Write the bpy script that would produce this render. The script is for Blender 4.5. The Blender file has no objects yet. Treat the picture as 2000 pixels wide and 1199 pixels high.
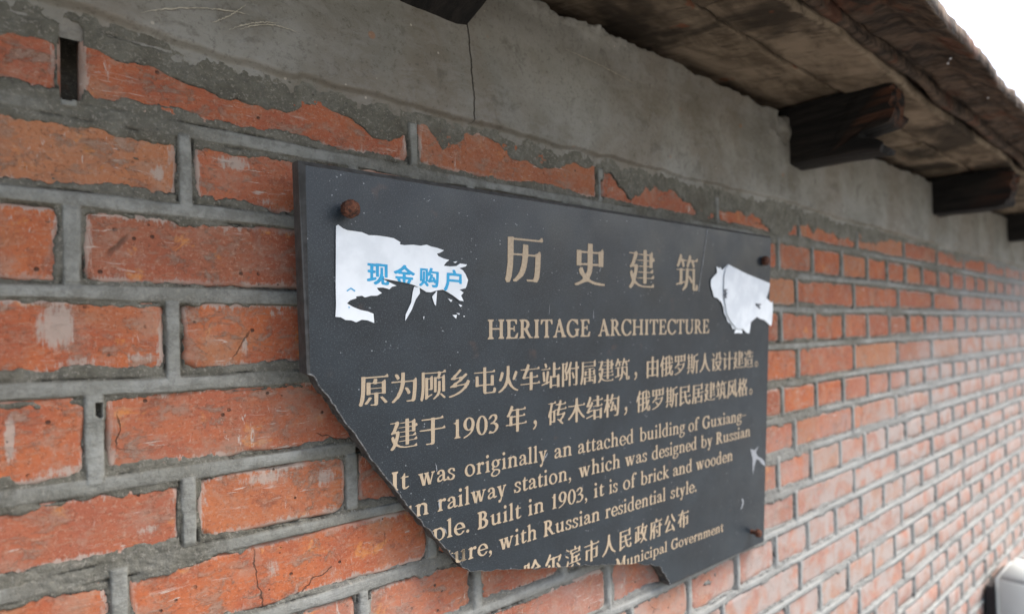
import bpy, bmesh, math, random
import numpy as np
from mathutils import Vector, Matrix

# ------------------------------------------------------------------ camera, world, sun, exposure
SC = bpy.context.scene
CAM_F, CAM_CY = 1125.62, 644.17           # focal length and principal row, in pixels of the 2000 px wide photograph
YAW, PITCH, ROLL = 0.68115, 0.011487, -0.023310
CAM_POS = Vector((0.0, -0.48387, -0.03521))
fw = Vector((math.sin(YAW)*math.cos(PITCH), math.cos(YAW)*math.cos(PITCH), math.sin(PITCH)))
rt0 = Vector((math.cos(YAW), -math.sin(YAW), 0)); up0 = rt0.cross(fw)
rt = math.cos(ROLL)*rt0 + math.sin(ROLL)*up0
up = -math.sin(ROLL)*rt0 + math.cos(ROLL)*up0
cam = bpy.data.cameras.new('camera')
cam.sensor_fit = 'HORIZONTAL'; cam.sensor_width = 36.0
cam.lens = 36.0*CAM_F/2000.0
cam.shift_y = (CAM_CY-599.5)/2000.0
cam.clip_start = 0.02; cam.clip_end = 400
cam.dof.use_dof = True; cam.dof.focus_distance = 0.50; cam.dof.aperture_fstop = 3.9
cam.dof.aperture_blades = 7
co = bpy.data.objects.new('camera', cam)
co.matrix_world = Matrix(((rt.x, up.x, -fw.x, CAM_POS.x), (rt.y, up.y, -fw.y, CAM_POS.y), (rt.z, up.z, -fw.z, CAM_POS.z), (0, 0, 0, 1)))
SC.collection.objects.link(co); SC.camera = co

SUN_EL, SUN_AZ = math.radians(58), math.radians(58)     # azimuth measured from straight out of the wall towards +X
sun_dir = Vector((math.sin(SUN_AZ)*math.cos(SUN_EL), -math.cos(SUN_AZ)*math.cos(SUN_EL), math.sin(SUN_EL)))
W = bpy.data.worlds.new('World'); SC.world = W; W.use_nodes = True
nt = W.node_tree; nt.nodes.clear()
sky = nt.nodes.new('ShaderNodeTexSky'); sky.sky_type = 'NISHITA'; sky.sun_disc = False
sky.sun_elevation = SUN_EL; sky.sun_rotation = math.atan2(sun_dir.x, sun_dir.y)
sky.air_density = 1.0; sky.dust_density = 5.0; sky.ozone_density = 0.6
bg = nt.nodes.new('ShaderNodeBackground'); bg.inputs['Strength'].default_value = 0.098
ou = nt.nodes.new('ShaderNodeOutputWorld')
nt.links.new(sky.outputs[0], bg.inputs[0]); nt.links.new(bg.outputs[0], ou.inputs[0])
sl = bpy.data.lights.new('sun', 'SUN'); sl.energy = 2.4; sl.angle = math.radians(45); sl.color = (1.0, 0.985, 0.965)
so = bpy.data.objects.new('sun', sl); so.rotation_euler = sun_dir.to_track_quat('Z', 'Y').to_euler()
SC.collection.objects.link(so)
SC.view_settings.view_transform = 'Standard'; SC.view_settings.look = 'None'
SC.view_settings.gamma = 1.0; SC.view_settings.use_curve_mapping = False
SC.view_settings.exposure = 2.05
SC.render.engine = 'CYCLES'

# ------------------------------------------------------------------ helpers
rng = np.random.RandomState(7); random.seed(7)
_tab = rng.rand(64, 256, 256).astype(np.float32)
def vnoise(x, y, f, s=0):
    """value noise in -1..1, f in cycles per metre"""
    x = np.asarray(x)*f + 37.7 + s*11.3; y = np.asarray(y)*f + 91.1 + s*5.7
    xi = np.floor(x).astype(int); yi = np.floor(y).astype(int); u = x-xi; v = y-yi
    u = u*u*(3-2*u); v = v*v*(3-2*v); t = _tab[s % 64]
    a = t[yi % 256, xi % 256]; b = t[yi % 256, (xi+1) % 256]; c = t[(yi+1) % 256, xi % 256]; d = t[(yi+1) % 256, (xi+1) % 256]
    return ((a*(1-u)+b*u)*(1-v)+(c*(1-u)+d*u)*v)*2-1
def fbm(x, y, f, s=0, o=4, g=0.55):
    r = 0; a = 1; n = 0
    for k in range(o):
        r = r + a*vnoise(x, y, f*2**k, s+k); n += a; a *= g
    return r/n*1.6
def sstep(a, b, x):
    t = np.clip((x-a)/(b-a), 0, 1); return t*t*(3-2*t)

def link(o, parent=None):
    SC.collection.objects.link(o)
    if parent is not None: o.parent = parent
    return o
def mesh_obj(name, verts, faces, mat, parent=None, smooth=False, attrs=None):
    me = bpy.data.meshes.new(name)
    verts = np.asarray(verts, dtype=np.float32); faces = np.asarray(faces) if isinstance(faces, np.ndarray) else faces
    if isinstance(faces, np.ndarray):
        n, k = faces.shape
        me.vertices.add(len(verts)); me.vertices.foreach_set('co', verts.ravel())
        me.loops.add(n*k); me.loops.foreach_set('vertex_index', faces.astype(np.int32).ravel())
        me.polygons.add(n); me.polygons.foreach_set('loop_start', np.arange(0, n*k, k, dtype=np.int32))
        me.update(calc_edges=True)
    else:
        me.from_pydata([tuple(v) for v in verts.tolist()], [], faces); me.update()
    if attrs:
        for an, av in attrs.items():
            a = me.attributes.new(an, 'FLOAT', 'POINT'); a.data.foreach_set('value', np.asarray(av, dtype=np.float32).ravel())
    if smooth: me.polygons.foreach_set('use_smooth', np.ones(len(me.polygons), bool))
    if mat: me.materials.append(mat)
    return link(bpy.data.objects.new(name, me), parent)
def grid_faces(nr, nc):
    i = np.arange(nr-1)[:, None]*nc+np.arange(nc-1)[None, :]
    i = i.ravel(); return np.stack([i, i+1, i+nc+1, i+nc], 1)
def empty(name, loc, label=None, cat=None, group=None):
    o = bpy.data.objects.new(name, None); o.location = loc; o.empty_display_size = 0.05; link(o)
    return tag(o, label, cat, group)
def tag(o, label=None, cat=None, group=None, kind=None):
    if label: o['label'] = label
    if cat: o['category'] = cat
    if group: o['group'] = group
    if kind: o['kind'] = kind
    return o
def bm_obj(name, bm, mat, parent=None, smooth=False):
    me = bpy.data.meshes.new(name); bm.normal_update(); bm.to_mesh(me); bm.free()
    if smooth:
        me.polygons.foreach_set('use_smooth', np.ones(len(me.polygons), bool))
    for m in (mat if isinstance(mat, (list, tuple)) else [mat]): me.materials.append(m)
    return link(bpy.data.objects.new(name, me), parent)

# ------------------------------------------------------------------ materials
class NT:
    def __init__(s, name):
        s.m = bpy.data.materials.new(name); s.m.use_nodes = True; s.t = s.m.node_tree; s.t.nodes.clear()
        s.out = s.t.nodes.new('ShaderNodeOutputMaterial'); s.b = s.t.nodes.new('ShaderNodeBsdfPrincipled')
        s.t.links.new(s.b.outputs[0], s.out.inputs[0])
        s.geo = s.t.nodes.new('ShaderNodeNewGeometry').outputs['Position']
        s.oc = s.t.nodes.new('ShaderNodeTexCoord').outputs['Object']
    def l(s, a, b): s.t.links.new(a, b)
    def inp(s, sock, v):
        if hasattr(v, 'is_output') or isinstance(v, bpy.types.NodeSocket): s.l(v, sock)
        else: sock.default_value = v
    def math(s, op, a, b=0.0, c=0.0, clamp=False):
        n = s.t.nodes.new('ShaderNodeMath'); n.operation = op; n.use_clamp = clamp
        s.inp(n.inputs[0], a); s.inp(n.inputs[1], b); s.inp(n.inputs[2], c); return n.outputs[0]
    def vm(s, op, a, b=(0, 0, 0)):
        n = s.t.nodes.new('ShaderNodeVectorMath'); n.operation = op; s.inp(n.inputs[0], a); s.inp(n.inputs[1], b); return n.outputs[0]
    def noise(s, vec, scale, detail=4, rough=0.55, dist=0.0):
        n = s.t.nodes.new('ShaderNodeTexNoise'); s.l(vec, n.inputs['Vector']); n.inputs['Scale'].default_value = scale
        n.inputs['Detail'].default_value = detail; n.inputs['Roughness'].default_value = rough; n.inputs['Distortion'].default_value = dist
        return n.outputs['Fac']
    def vor(s, vec, scale, feature='F1', out='Distance', rnd=1.0):
        n = s.t.nodes.new('ShaderNodeTexVoronoi'); n.feature = feature; s.l(vec, n.inputs['Vector']); n.inputs['Scale'].default_value = scale
        n.inputs['Randomness'].default_value = rnd; return n.outputs[out]
    def ramp(s, f, a, b, va=0.0, vb=1.0):
        n = s.t.nodes.new('ShaderNodeMapRange'); n.interpolation_type = 'SMOOTHSTEP'; s.inp(n.inputs[0], f)
        n.inputs[1].default_value = a; n.inputs[2].default_value = b; n.inputs[3].default_value = va; n.inputs[4].default_value = vb
        return n.outputs[0]
    def mix(s, f, a, b):
        n = s.t.nodes.new('ShaderNodeMix'); n.data_type = 'RGBA'; s.inp(n.inputs[0], f)
        s.inp(n.inputs[6], a if not isinstance(a, tuple) else (*a, 1)); s.inp(n.inputs[7], b if not isinstance(b, tuple) else (*b, 1)); return n.outputs[2]
    def attr(s, name):
        n = s.t.nodes.new('ShaderNodeAttribute'); n.attribute_name = name; return n.outputs['Fac']
    def oinfo(s, out='Random'): return s.t.nodes.new('ShaderNodeObjectInfo').outputs[out]
    def sep(s, v):
        n = s.t.nodes.new('ShaderNodeSeparateXYZ'); s.l(v, n.inputs[0]); return n.outputs
    def comb(s, x, y, z):
        n = s.t.nodes.new('ShaderNodeCombineXYZ'); s.inp(n.inputs[0], x); s.inp(n.inputs[1], y); s.inp(n.inputs[2], z); return n.outputs[0]
    def bump(s, h, strength=0.3, dist=0.001):
        n = s.t.nodes.new('ShaderNodeBump'); n.inputs['Strength'].default_value = strength; n.inputs['Distance'].default_value = dist
        s.l(h, n.inputs['Height']); s.l(n.outputs[0], s.b.inputs['Normal'])
    def done(s, col, rough=0.9, spec=0.3, k=.72):
        if isinstance(col, tuple): col = s.comb(*col)
        s.inp(s.b.inputs['Base Color'], s.vm('MULTIPLY', col, (k, k, k))); s.inp(s.b.inputs['Roughness'], rough)
        s.inp(s.b.inputs['Specular IOR Level'], spec); return s.m

def mat_brick():
    s = NT('brick_clay'); rnd = s.oinfo()
    off = s.comb(s.math('MULTIPLY', rnd, 31.0), 0.0, s.math('MULTIPLY', rnd, 17.0)); v = s.vm('ADD', s.oc, off)
    vx = s.vm('MULTIPLY', v, (0.75, 1, 1.25))
    n1 = s.noise(v, 26, 6, .6, .3); n2 = s.noise(v, 9, 3, .5, .4)
    hue = s.math('FRACT', s.math('MULTIPLY', rnd, 7.3)); hue2 = s.math('FRACT', s.math('MULTIPLY', rnd, 23.1))
    c = s.mix(s.ramp(n1, .38, .62), (.56, .160, .060), (.45, .122, .056))
    c = s.mix(s.ramp(n2, .54, .68, 0, .8), c, (.47, .215, .105))                # duller ochre clouding
    c = s.mix(s.ramp(hue, .2, 1, 0, .55), c, (.42, .150, .095))
    c = s.mix(s.ramp(hue2, .72, 1, 0, .65), c, (.50, .245, .125))
    hue3 = s.math('FRACT', s.math('MULTIPLY', rnd, 51.7)); c = s.mix(s.ramp(hue3, .70, 1, 0, .6), c, (.33, .095, .055))
    fl = s.math('MULTIPLY', s.ramp(s.noise(v, 38, 5, .65, .8), .60, .67), s.ramp(n2, .40, .52))
    c = s.mix(s.math('MULTIPLY', fl, .8), c, (.68, .27, .085))                   # orange flares
    c = s.mix(s.math('MULTIPLY', s.ramp(s.noise(s.vm('ADD', v, (9, 2, 1)), 19, 7, .7, .8), .56, .66), .6), c, (.23, .080, .05))
    # grey cement film left by the pointing trowel, streaked
    film = s.math('MULTIPLY', s.ramp(s.noise(vx, 75, 9, .76, .5), .50, .60), s.ramp(s.noise(v, 15, 4), .40, .60))
    c = s.mix(s.math('MULTIPLY', film, .68), c, (.31, .255, .20))
    c = s.mix(s.ramp(s.noise(s.vm('MULTIPLY', v, (.35, 1, 1.3)), 260, 6, .75, .5), .50, .66, 0, .5), c, (.44, .28, .19))
    c = s.mix(s.ramp(s.noise(v, 420, 6, .78), .53, .62, 0, .6), c, (.20, .075, .04))
    c = s.mix(s.ramp(s.noise(s.vm('ADD', v, (2, 7, 3)), 340, 6, .78), .54, .63, 0, .55), c, (.58, .36, .25))
    c = s.mix(s.ramp(s.noise(s.vm('ADD', v, (6, 7, 3)), 30, 8, .72, .3), .50, .64, 0, .42), c, (.44, .31, .23))
    e = s.attr('rim')
    spk = s.noise(s.vm('MULTIPLY', v, (1.8, 1, .45)), 130, 7, .72, .6)
    dust = s.math('MULTIPLY', s.ramp(s.math('ADD', e, s.math('MULTIPLY', spk, 1.5)), 1.12, 1.30), s.ramp(s.noise(v, 21, 3), .36, .58, .1, .85))
    c = s.mix(dust, c, (.50, .41, .34))
    # pale lime brush marks
    sc = s.ramp(s.noise(s.vm('MULTIPLY', v, (.25, 1, 1.9)), 140, 7, .66, 1.0), .60, .64)
    sc = s.math('MULTIPLY', sc, s.ramp(s.noise(v, 17, 3), .49, .58))
    sc2 = s.ramp(s.noise(s.vm('MULTIPLY', v, (1.8, 1, .3)), 120, 7, .66, 1.2), .60, .65)
    sc2 = s.math('MULTIPLY', sc2, s.ramp(s.noise(s.vm('ADD', v, (3, 3, 3)), 13, 3, .5, 1), .53, .60))
    c = s.mix(s.math('MULTIPLY', s.math('MAXIMUM', sc, sc2), .85), c, (.62, .52, .44))
    vs = s.noise(s.vm('MULTIPLY', v, (1.9, 1, .33)), 95, 8, .74, .4); gr = s.noise(v, 380, 5, .7)
    lm = s.ramp(s.math('ADD', s.math('ADD', s.math('MULTIPLY', s.attr('lime'), .62), s.math('MULTIPLY', vs, .95)), s.math('MULTIPLY', gr, .35)), .98, 1.16, 0, .82)
    c = s.mix(lm, c, (.52, .43, .355))
    # pits and fine cracks
    pit = s.math('MULTIPLY', s.ramp(s.vor(v, 95), .10, .16, 1, 0), s.ramp(s.noise(v, 40, 2), .52, .60))
    wv = s.vm('ADD', v, s.vm('MULTIPLY', s.comb(s.noise(v, 70, 3), 0.0, s.noise(s.vm('ADD', v, (5, 0, 3)), 70, 3)), (.012, 0, .012)))
    cr = s.math('MULTIPLY', s.ramp(s.vor(wv, 9, 'DISTANCE_TO_EDGE'), .002, .0055, 1, 0), s.ramp(s.noise(v, 12, 2), .60, .64, 0, .8))
    dark = s.math('MAXIMUM', pit, cr)
    c = s.mix(s.math('MULTIPLY', dark, .85), c, (.06, .035, .025))
    # lime deposit low on the wall, plus lens veil painted in towards the right
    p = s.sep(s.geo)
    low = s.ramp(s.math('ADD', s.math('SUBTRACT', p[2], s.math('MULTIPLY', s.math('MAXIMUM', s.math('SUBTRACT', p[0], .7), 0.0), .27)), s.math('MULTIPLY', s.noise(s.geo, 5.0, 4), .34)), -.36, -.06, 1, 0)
    bloom_veil = s.math('MULTIPLY', low, s.ramp(s.noise(v, 22, 5, .6, .5), .36, .60, .38, .95))
    c = s.mix(bloom_veil, c, (.46, .40, .365))
    h = s.math('SUBTRACT', s.math('ADD', s.math('MULTIPLY', s.noise(v, 260, 5, .6), .35), s.math('MULTIPLY', s.noise(v, 60, 4), .5)), s.math('MULTIPLY', dark, 1.0))
    h = s.math('ADD', h, s.math('MULTIPLY', film, .25))
    s.bump(h, .8, .0016)
    return s.done(c, .88, .25)

def mat_mortar():
    s = NT('cement_mortar'); g = s.geo; bead = s.attr('bead')
    n = s.noise(g, 30, 6, .6); n2 = s.noise(g, 260, 4, .7)
    rough = s.mix(s.ramp(n, .35, .65), (.170, .160, .122), (.262, .250, .202))
    beadc = s.mix(s.ramp(s.noise(s.vm('MULTIPLY', g, (.3, 1, 1)), 45, 5, .6), .35, .65), (.270, .270, .232), (.375, .380, .342))
    c = s.mix(bead, rough, beadc)
    c = s.mix(s.ramp(s.noise(g, 85, 8, .78, .3), .42, .62, 0, .5), c, (.125, .118, .098))
    sand = s.ramp(s.noise(g, 380, 5, .8), .54, .62); c = s.mix(s.math('MULTIPLY', sand, s.math('SUBTRACT', .75, s.math('MULTIPLY', bead, .50))), c, (.42, .39, .32))
    dk = s.math('MULTIPLY', s.ramp(s.noise(g, 330, 4, .75), .60, .72), s.math('SUBTRACT', .75, s.math('MULTIPLY', bead, .5)))
    c = s.mix(dk, c, (.06, .055, .045))
    stain = s.math('MULTIPLY', s.ramp(s.noise(g, 11, 4, .6), .52, .70), s.ramp(bead, 0, 1, .6, .25)); c = s.mix(stain, c, (.13, .112, .08))
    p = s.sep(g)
    low = s.ramp(s.math('ADD', s.math('SUBTRACT', p[2], s.math('MULTIPLY', s.math('MAXIMUM', s.math('SUBTRACT', p[0], .7), 0.0), .27)), s.math('MULTIPLY', s.noise(g, 5.0, 4), .34)), -.34, .02, 1, 0)  # mortar paler low down from lime, paler rightwards as painted-in lens veil
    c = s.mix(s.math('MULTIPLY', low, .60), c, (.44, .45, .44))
    red = s.math('MULTIPLY', s.ramp(s.noise(s.vm('ADD', g, (3, 1, 2)), 42, 5, .7), .66, .74), .35); c = s.mix(red, c, (.36, .17, .09))
    gr = s.ramp(s.noise(s.vm('MULTIPLY', g, (.25, 1, 1)), 420, 4, .6), .3, .7)
    h = s.math('ADD', s.math('MULTIPLY', s.noise(g, 420, 5, .7), s.math('SUBTRACT', 1.0, s.math('MULTIPLY', bead, .85))), s.math('MULTIPLY', gr, s.math('MULTIPLY', bead, .12)))
    h = s.math('ADD', h, s.math('MULTIPLY', s.noise(g, 110, 5, .6), .8))
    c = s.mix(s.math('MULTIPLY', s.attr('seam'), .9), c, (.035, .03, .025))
    s.bump(h, .9, .0024)
    return s.done(c, s.math('SUBTRACT', .95, s.math('MULTIPLY', bead, .18)), .3)

def mat_plaster():
    s = NT('cement_plaster'); g = s.geo; p = s.sep(g)
    n = s.noise(g, 7, 6, .6, .3)
    c = s.mix(s.ramp(n, .35, .65), (.265, .252, .212), (.385, .372, .325))
    c = s.mix(s.math('MULTIPLY', s.ramp(s.noise(s.vm('MULTIPLY', g, (1, 1, .6)), 5.5, 5, .6, .5), .45, .60), .55), c, (.255, .212, .160))   # brown water stains
    c = s.mix(s.math('MULTIPLY', s.ramp(s.noise(s.vm('ADD', g, (7, 1, 1)), 16, 5, .6), .50, .68), .5), c, (.20, .175, .130))
    c = s.mix(s.math('MULTIPLY', s.ramp(s.noise(g, 200, 7, .8), .52, .64), .5), c, (.11, .098, .078))
    c = s.mix(s.ramp(s.noise(s.vm('MULTIPLY', g, (.5, 1, 1)), 60, 8, .75, .4), .44, .64, 0, .35), c, (.40, .39, .36))
    c = s.mix(s.math('MULTIPLY', s.ramp(s.noise(s.vm('ADD', g, (1, 5, 2)), 26, 8, .72, .6), .55, .66), .5), c, (.15, .135, .11))
    sp = s.math('MULTIPLY', s.ramp(s.vor(g, 62), .05, .09, 1, 0), s.ramp(s.noise(g, 15, 2), .5, .58)); c = s.mix(sp, c, (.55, .50, .42))
    rd = s.math('MULTIPLY', s.ramp(s.vor(s.vm('ADD', g, (2, 3, 4)), 16), .04, .07, 1, 0), .55); c = s.mix(rd, c, (.45, .20, .09))
    # one hairline crack running down from the first rafter
    wob = s.math('ADD', s.math('MULTIPLY', s.noise(s.comb(0.0, 0.0, p[2]), 40, 4, .6), .010), s.math('MULTIPLY', s.math('SUBTRACT', p[2], .19), -.06))
    d = s.math('ABSOLUTE', s.math('SUBTRACT', s.math('SUBTRACT', p[0], .337), wob))
    cr = s.math('MULTIPLY', s.ramp(d, .0003, .0010, 1, 0), s.ramp(s.math('ABSOLUTE', s.math('SUBTRACT', p[2], .235)), .047, .052, 1, 0))
    c = s.mix(s.math('MULTIPLY', cr, .9), c, (.03, .025, .02))
    h = s.math('SUBTRACT', s.math('ADD', s.math('MULTIPLY', s.noise(g, 300, 5, .7), .35), s.math('MULTIPLY', s.noise(s.vm('MULTIPLY', g, (.5, 1, 1)), 38, 4), .5)), cr)
    s.bump(h, .8, .0026)
    return s.done(c, .93, .25)

def mat_stone():
    s = NT('dark_granite'); g = s.oc
    n = s.noise(g, 14, 5, .6)
    c = s.mix(s.ramp(n, .35, .65), (.011, .019, .026), (.022, .034, .044))
    fine = s.noise(g, 900, 3, .7); c = s.mix(s.ramp(fine, .52, .66), c, (.080, .092, .105))
    c = s.mix(s.math('MULTIPLY', s.ramp(s.noise(g, 420, 2, .6), .60, .70), .45), c, (.018, .019, .02))
    mote = s.math('MULTIPLY', s.ramp(s.vor(g, 230), .10, .18, 1, 0), s.ramp(s.noise(g, 60, 2), .56, .64)); c = s.mix(s.math('MULTIPLY', mote, .75), c, (.42, .45, .47))
    big = s.math('MULTIPLY', s.ramp(s.vor(s.vm('ADD', g, (1, 7, 2)), 42), .022, .040, 1, 0), .7); c = s.mix(big, c, (.36, .38, .38))
    rust = s.math('MULTIPLY', s.ramp(s.noise(g, 24, 3, .6), .66, .74), .18); c = s.mix(rust, c, (.20, .10, .06))
    s.bump(s.noise(g, 900, 3, .6), .05, .0003)
    r = s.ramp(s.noise(g, 18, 4, .6), .3, .7, .28, .46)
    return s.done(c, r, .5)
def mat_stone_edge():
    s = NT('sawn_granite_edge'); g = s.oc
    c = s.mix(s.ramp(s.noise(g, 120, 4, .6), .35, .65), (.055, .054, .050), (.10, .10, .095)); s.bump(s.noise(g, 500, 4, .7), .4, .0006)
    return s.done(c, .62, .45)
def mat_stone_chip():
    s = NT('chipped_granite'); g = s.oc
    c = s.mix(s.ramp(s.noise(g, 260, 4, .7), .35, .6), (.12, .125, .125), (.46, .47, .46)); s.bump(s.noise(g, 500, 4, .7), .8, .001)
    return s.done(c, .8, .4)
def mat_gold():
    s = NT('ochre_letter_paint'); g = s.oc
    c = s.mix(s.ramp(s.noise(g, 20, 4, .6), .35, .65), (.50, .39, .265), (.60, .47, .32))
    worn = s.math('MULTIPLY', s.ramp(s.noise(g, 9, 3, .6), .56, .66), s.ramp(s.noise(g, 240, 4, .7), .42, .62)); c = s.mix(s.math('MULTIPLY', worn, .45), c, (.36, .33, .30))
    c = s.mix(s.math('MULTIPLY', s.ramp(s.noise(g, 600, 3, .7), .60, .72), .35), c, (.22, .17, .12))
    return s.done(c, .6, .4)
def mat_paper(name, col, alt):
    s = NT(name); g = s.oc
    c = s.mix(s.ramp(s.noise(g, 30, 5, .6), .42, .66), col, alt)
    s.bump(s.noise(g, 60, 5, .6), .16, .002)
    return s.done(c, .75, .3, .95)
def mat_flat(name, col, rough=.8, amp=.12, scale=80, bump=.3, metal=0):
    s = NT(name); g = s.geo
    c = s.mix(s.ramp(s.noise(g, scale, 5, .6), .3, .7), tuple(x*(1-amp) for x in col), tuple(min(1, x*(1+amp)) for x in col))
    if bump: s.bump(s.noise(g, scale*4, 4, .6), bump, .002)
    s.b.inputs['Metallic'].default_value = metal
    return s.done(c, rough, .4)
def mat_rust():
    s = NT('rusty_iron'); g = s.geo
    c = s.mix(s.ramp(s.noise(g, 260, 5, .7), .35, .65), (.045, .022, .016), (.20, .075, .040))
    c = s.mix(s.ramp(s.noise(g, 500, 4, .7), .62, .7), c, (.45, .26, .16)); s.bump(s.noise(g, 420, 5, .7), .8, .0012)
    return s.done(c, .85, .3)
def mat_board():
    s = NT('weathered_board'); g = s.geo; p = s.sep(g)
    gv = s.vm('MULTIPLY', g, (.35, 1, 1)); gd = s.vm('MULTIPLY', s.comb(s.math('ADD', p[0], s.math('MULTIPLY', p[1], .5)), p[1], p[2]), (1, .25, 1))
    n = s.noise(gv, 22, 6, .62, .5)
    c = s.mix(s.ramp(n, .35, .66), (.12, .088, .058), (.34, .262, .185))
    gr = s.noise(gd, 160, 5, .65, .3); c = s.mix(s.math('MULTIPLY', s.ramp(gr, .50, .70), .5), c, (.36, .28, .20))
    c = s.mix(s.math('MULTIPLY', s.ramp(s.noise(gd, 90, 4, .6), .56, .72), .7), c, (.05, .034, .022))
    mould = s.ramp(s.noise(s.vm('ADD', s.vm('MULTIPLY', g, (.8, 1, 1)), (2.2, 0.4, 5)), 6, 4, .6, .6), .47, .60)          # blotches of black mould
    c = s.mix(s.math('MULTIPLY', mould, .84), c, (.032, .024, .017))
    lip = s.attr('lip'); lp = s.math('MULTIPLY', s.ramp(s.math('ADD', lip, s.math('MULTIPLY', s.noise(gd, 75, 7, .75), 1.1)), 1.05, 1.36), s.ramp(s.noise(g, 9, 4, .6), .38, .56, .1, 1))
    c = s.mix(s.math('MULTIPLY', lp, .75), c, (.43, .34, .24))
    rd = s.math('MULTIPLY', s.ramp(s.noise(s.vm('ADD', g, (4, 4, 1)), 15, 4, .6), .67, .73), .7); c = s.mix(rd, c, (.26, .085, .04))
    h = s.math('ADD', s.noise(gd, 170, 5, .65), s.noise(g, 40, 4))
    s.bump(h, .8, .003)
    return s.done(c, .92, .2)
def mat_burnt():
    s = NT('blackened_timber'); g = s.geo; gv = s.vm('MULTIPLY', g, (1, .10, 1))
    c = s.mix(s.ramp(s.noise(gv, 70, 5, .6, .4), .38, .70), (.008, .0075, .007), (.030, .025, .021))
    st = s.ramp(s.noise(gv, 120, 4, .6, .3), .66, .74); c = s.mix(s.math('MULTIPLY', st, .35), c, (.085, .045, .028))
    tip = s.attr('tip'); c = s.mix(s.math('MULTIPLY', s.math('MULTIPLY', tip, .45), s.ramp(s.noise(gv, 60, 4), .42, .6)), c, (.27, .10, .045))
    s.bump(s.noise(gv, 150, 5, .65), .9, .004)
    return s.done(c, .82, .3)
def mat_felt():
    s = NT('tarry_roof_edge'); g = s.geo; gd = s.vm('MULTIPLY', g, (1, .22, 1))
    c = s.mix(s.ramp(s.noise(gd, 55, 6, .65, .5), .36, .66), (.042, .030, .022), (.19, .130, .090))
    c = s.mix(s.math('MULTIPLY', s.ramp(s.noise(g, 13, 4, .6), .56, .66), .5), c, (.20, .072, .036))
    c = s.mix(s.math('MULTIPLY', s.ramp(s.noise(gd, 100, 4, .7), .62, .72), .6), c, (.26, .20, .15))
    s.bump(s.noise(gd, 110, 6, .7), 1.0, .005)
    return s.done(c, .85, .3)
M_BRICK = mat_brick(); M_MORTAR = mat_mortar(); M_PLASTER = mat_plaster(); M_STONE = mat_stone(); M_SEDGE = mat_stone_edge(); M_CHIP = mat_stone_chip()
M_GOLD = mat_gold(); M_RUST = mat_rust(); M_BOARD = mat_board(); M_BURNT = mat_burnt(); M_FELT = mat_felt()
M_PAPER = mat_paper('torn_paper', (.80, .84, .86), (.70, .74, .76)); M_FLAP = mat_paper('paper_flap', (.66, .70, .73), (.78, .82, .84))
M_BLUE = mat_flat('blue_ink', (.05, .46, .80), .7, .08, 200, 0); M_INK = mat_flat('faded_ink', (.12, .13, .15), .8, .3, 400, 0)
M_CHALK = mat_flat('chalk', (.36, .38, .40), .9, .2, 300, 0)
M_SCRAPE = mat_flat('pale_scrape', (.56, .51, .40), .9, .2, 300, 0)
M_LIME = mat_flat('lime_splash', (.52, .45, .38), .9, .25, 500, .3)
# ------------------------------------------------------------------ ground and far setting
GZ = -1.85
def ground():
    xs = np.linspace(-1, 1, 41); X, Y = np.meshgrid(np.sign(xs)*np.abs(xs)**3*150, np.sign(xs)*np.abs(xs)**3*150)
    Z = np.full_like(X, GZ)
    m = NT('pale_paving'); g = m.geo
    c = m.mix(m.ramp(m.noise(g, 1.2, 6, .6), .35, .65), (.15, .145, .135), (.23, .225, .21)); m.bump(m.noise(g, 60, 5, .7), .4, .004)
    o = mesh_obj('ground', np.stack([X, Y, Z], -1).reshape(-1, 3), grid_faces(41, 41), m.done(c, .92, .2)); tag(o, kind='structure')
ground()

# ------------------------------------------------------------------ the brick wall
PZ = 0.0627
ZJ = [.189, .1255, .0635, .0025, -.061, -.1285, -.188, -.2505]          # bed joint heights (top of row 1 first)
while ZJ[-1] > -1.80: ZJ.append(ZJ[-1]-PZ)
NROW = len(ZJ)-1
MEAS = {0: [.015, .275, .538, .800, 1.072, 1.334, 1.620], 1: [.083, 1.122, 1.256, 1.387, 1.627], 2: [.015, 1.054, 1.311, 1.573, 1.833, 2.094],
        3: [.073, .992, 1.123, 1.257, 1.380, 1.510, 1.641], 4: [.026, 1.053, 1.304, 1.558, 1.812], 5: [.081, .207, .990, 1.123, 1.246, 1.372, 1.500, 1.623, 1.748],
        6: [.038, .287, 1.033, 1.287, 1.537], 7: [.215, .338, .460, .969, 1.094, 1.222, 1.345, 1.474, 1.597], 8: [.283, .535, 1.029, 1.285, 1.536],
        9: [.831, .953, 1.073, 1.192, 1.318]}
X0W, X1W = -.62, 4.6
JX = []
for r in range(NROW):
    per = .2565 if r % 2 == 0 else .1275
    m = MEAS.get(r, [1.040 if r % 2 == 0 else .990])
    rr = random.Random(100+r); j = [m[0]]
    for a, b in zip(m[:-1], m[1:]):
        n = max(1, round((b-a)/per))
        for k in range(1, n): j.append(a+(b-a)*k/n+rr.uniform(-.003, .003))
        j.append(b)
    x = m[0]
    while x > X0W: x -= per; j.append(x+rr.uniform(-.003, .003))
    x = m[-1]
    while x < X1W: x += per; j.append(x+rr.uniform(-.004, .004))
    JX.append(sorted(j))
def bed_z(k, x): return ZJ[k]+.0012*vnoise(x, k*3.1+0*x, 5, 3)
HOLES = [(.0155, .156, .0068, .027, 34.), (.2155, -.1315, .0042, .0032, 11.), (.028, -.079, .0016, .0050, 6.), (.541, .146, .0045, .011, 9.), (1.074, .158, .004, .016, 10.)]
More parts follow.
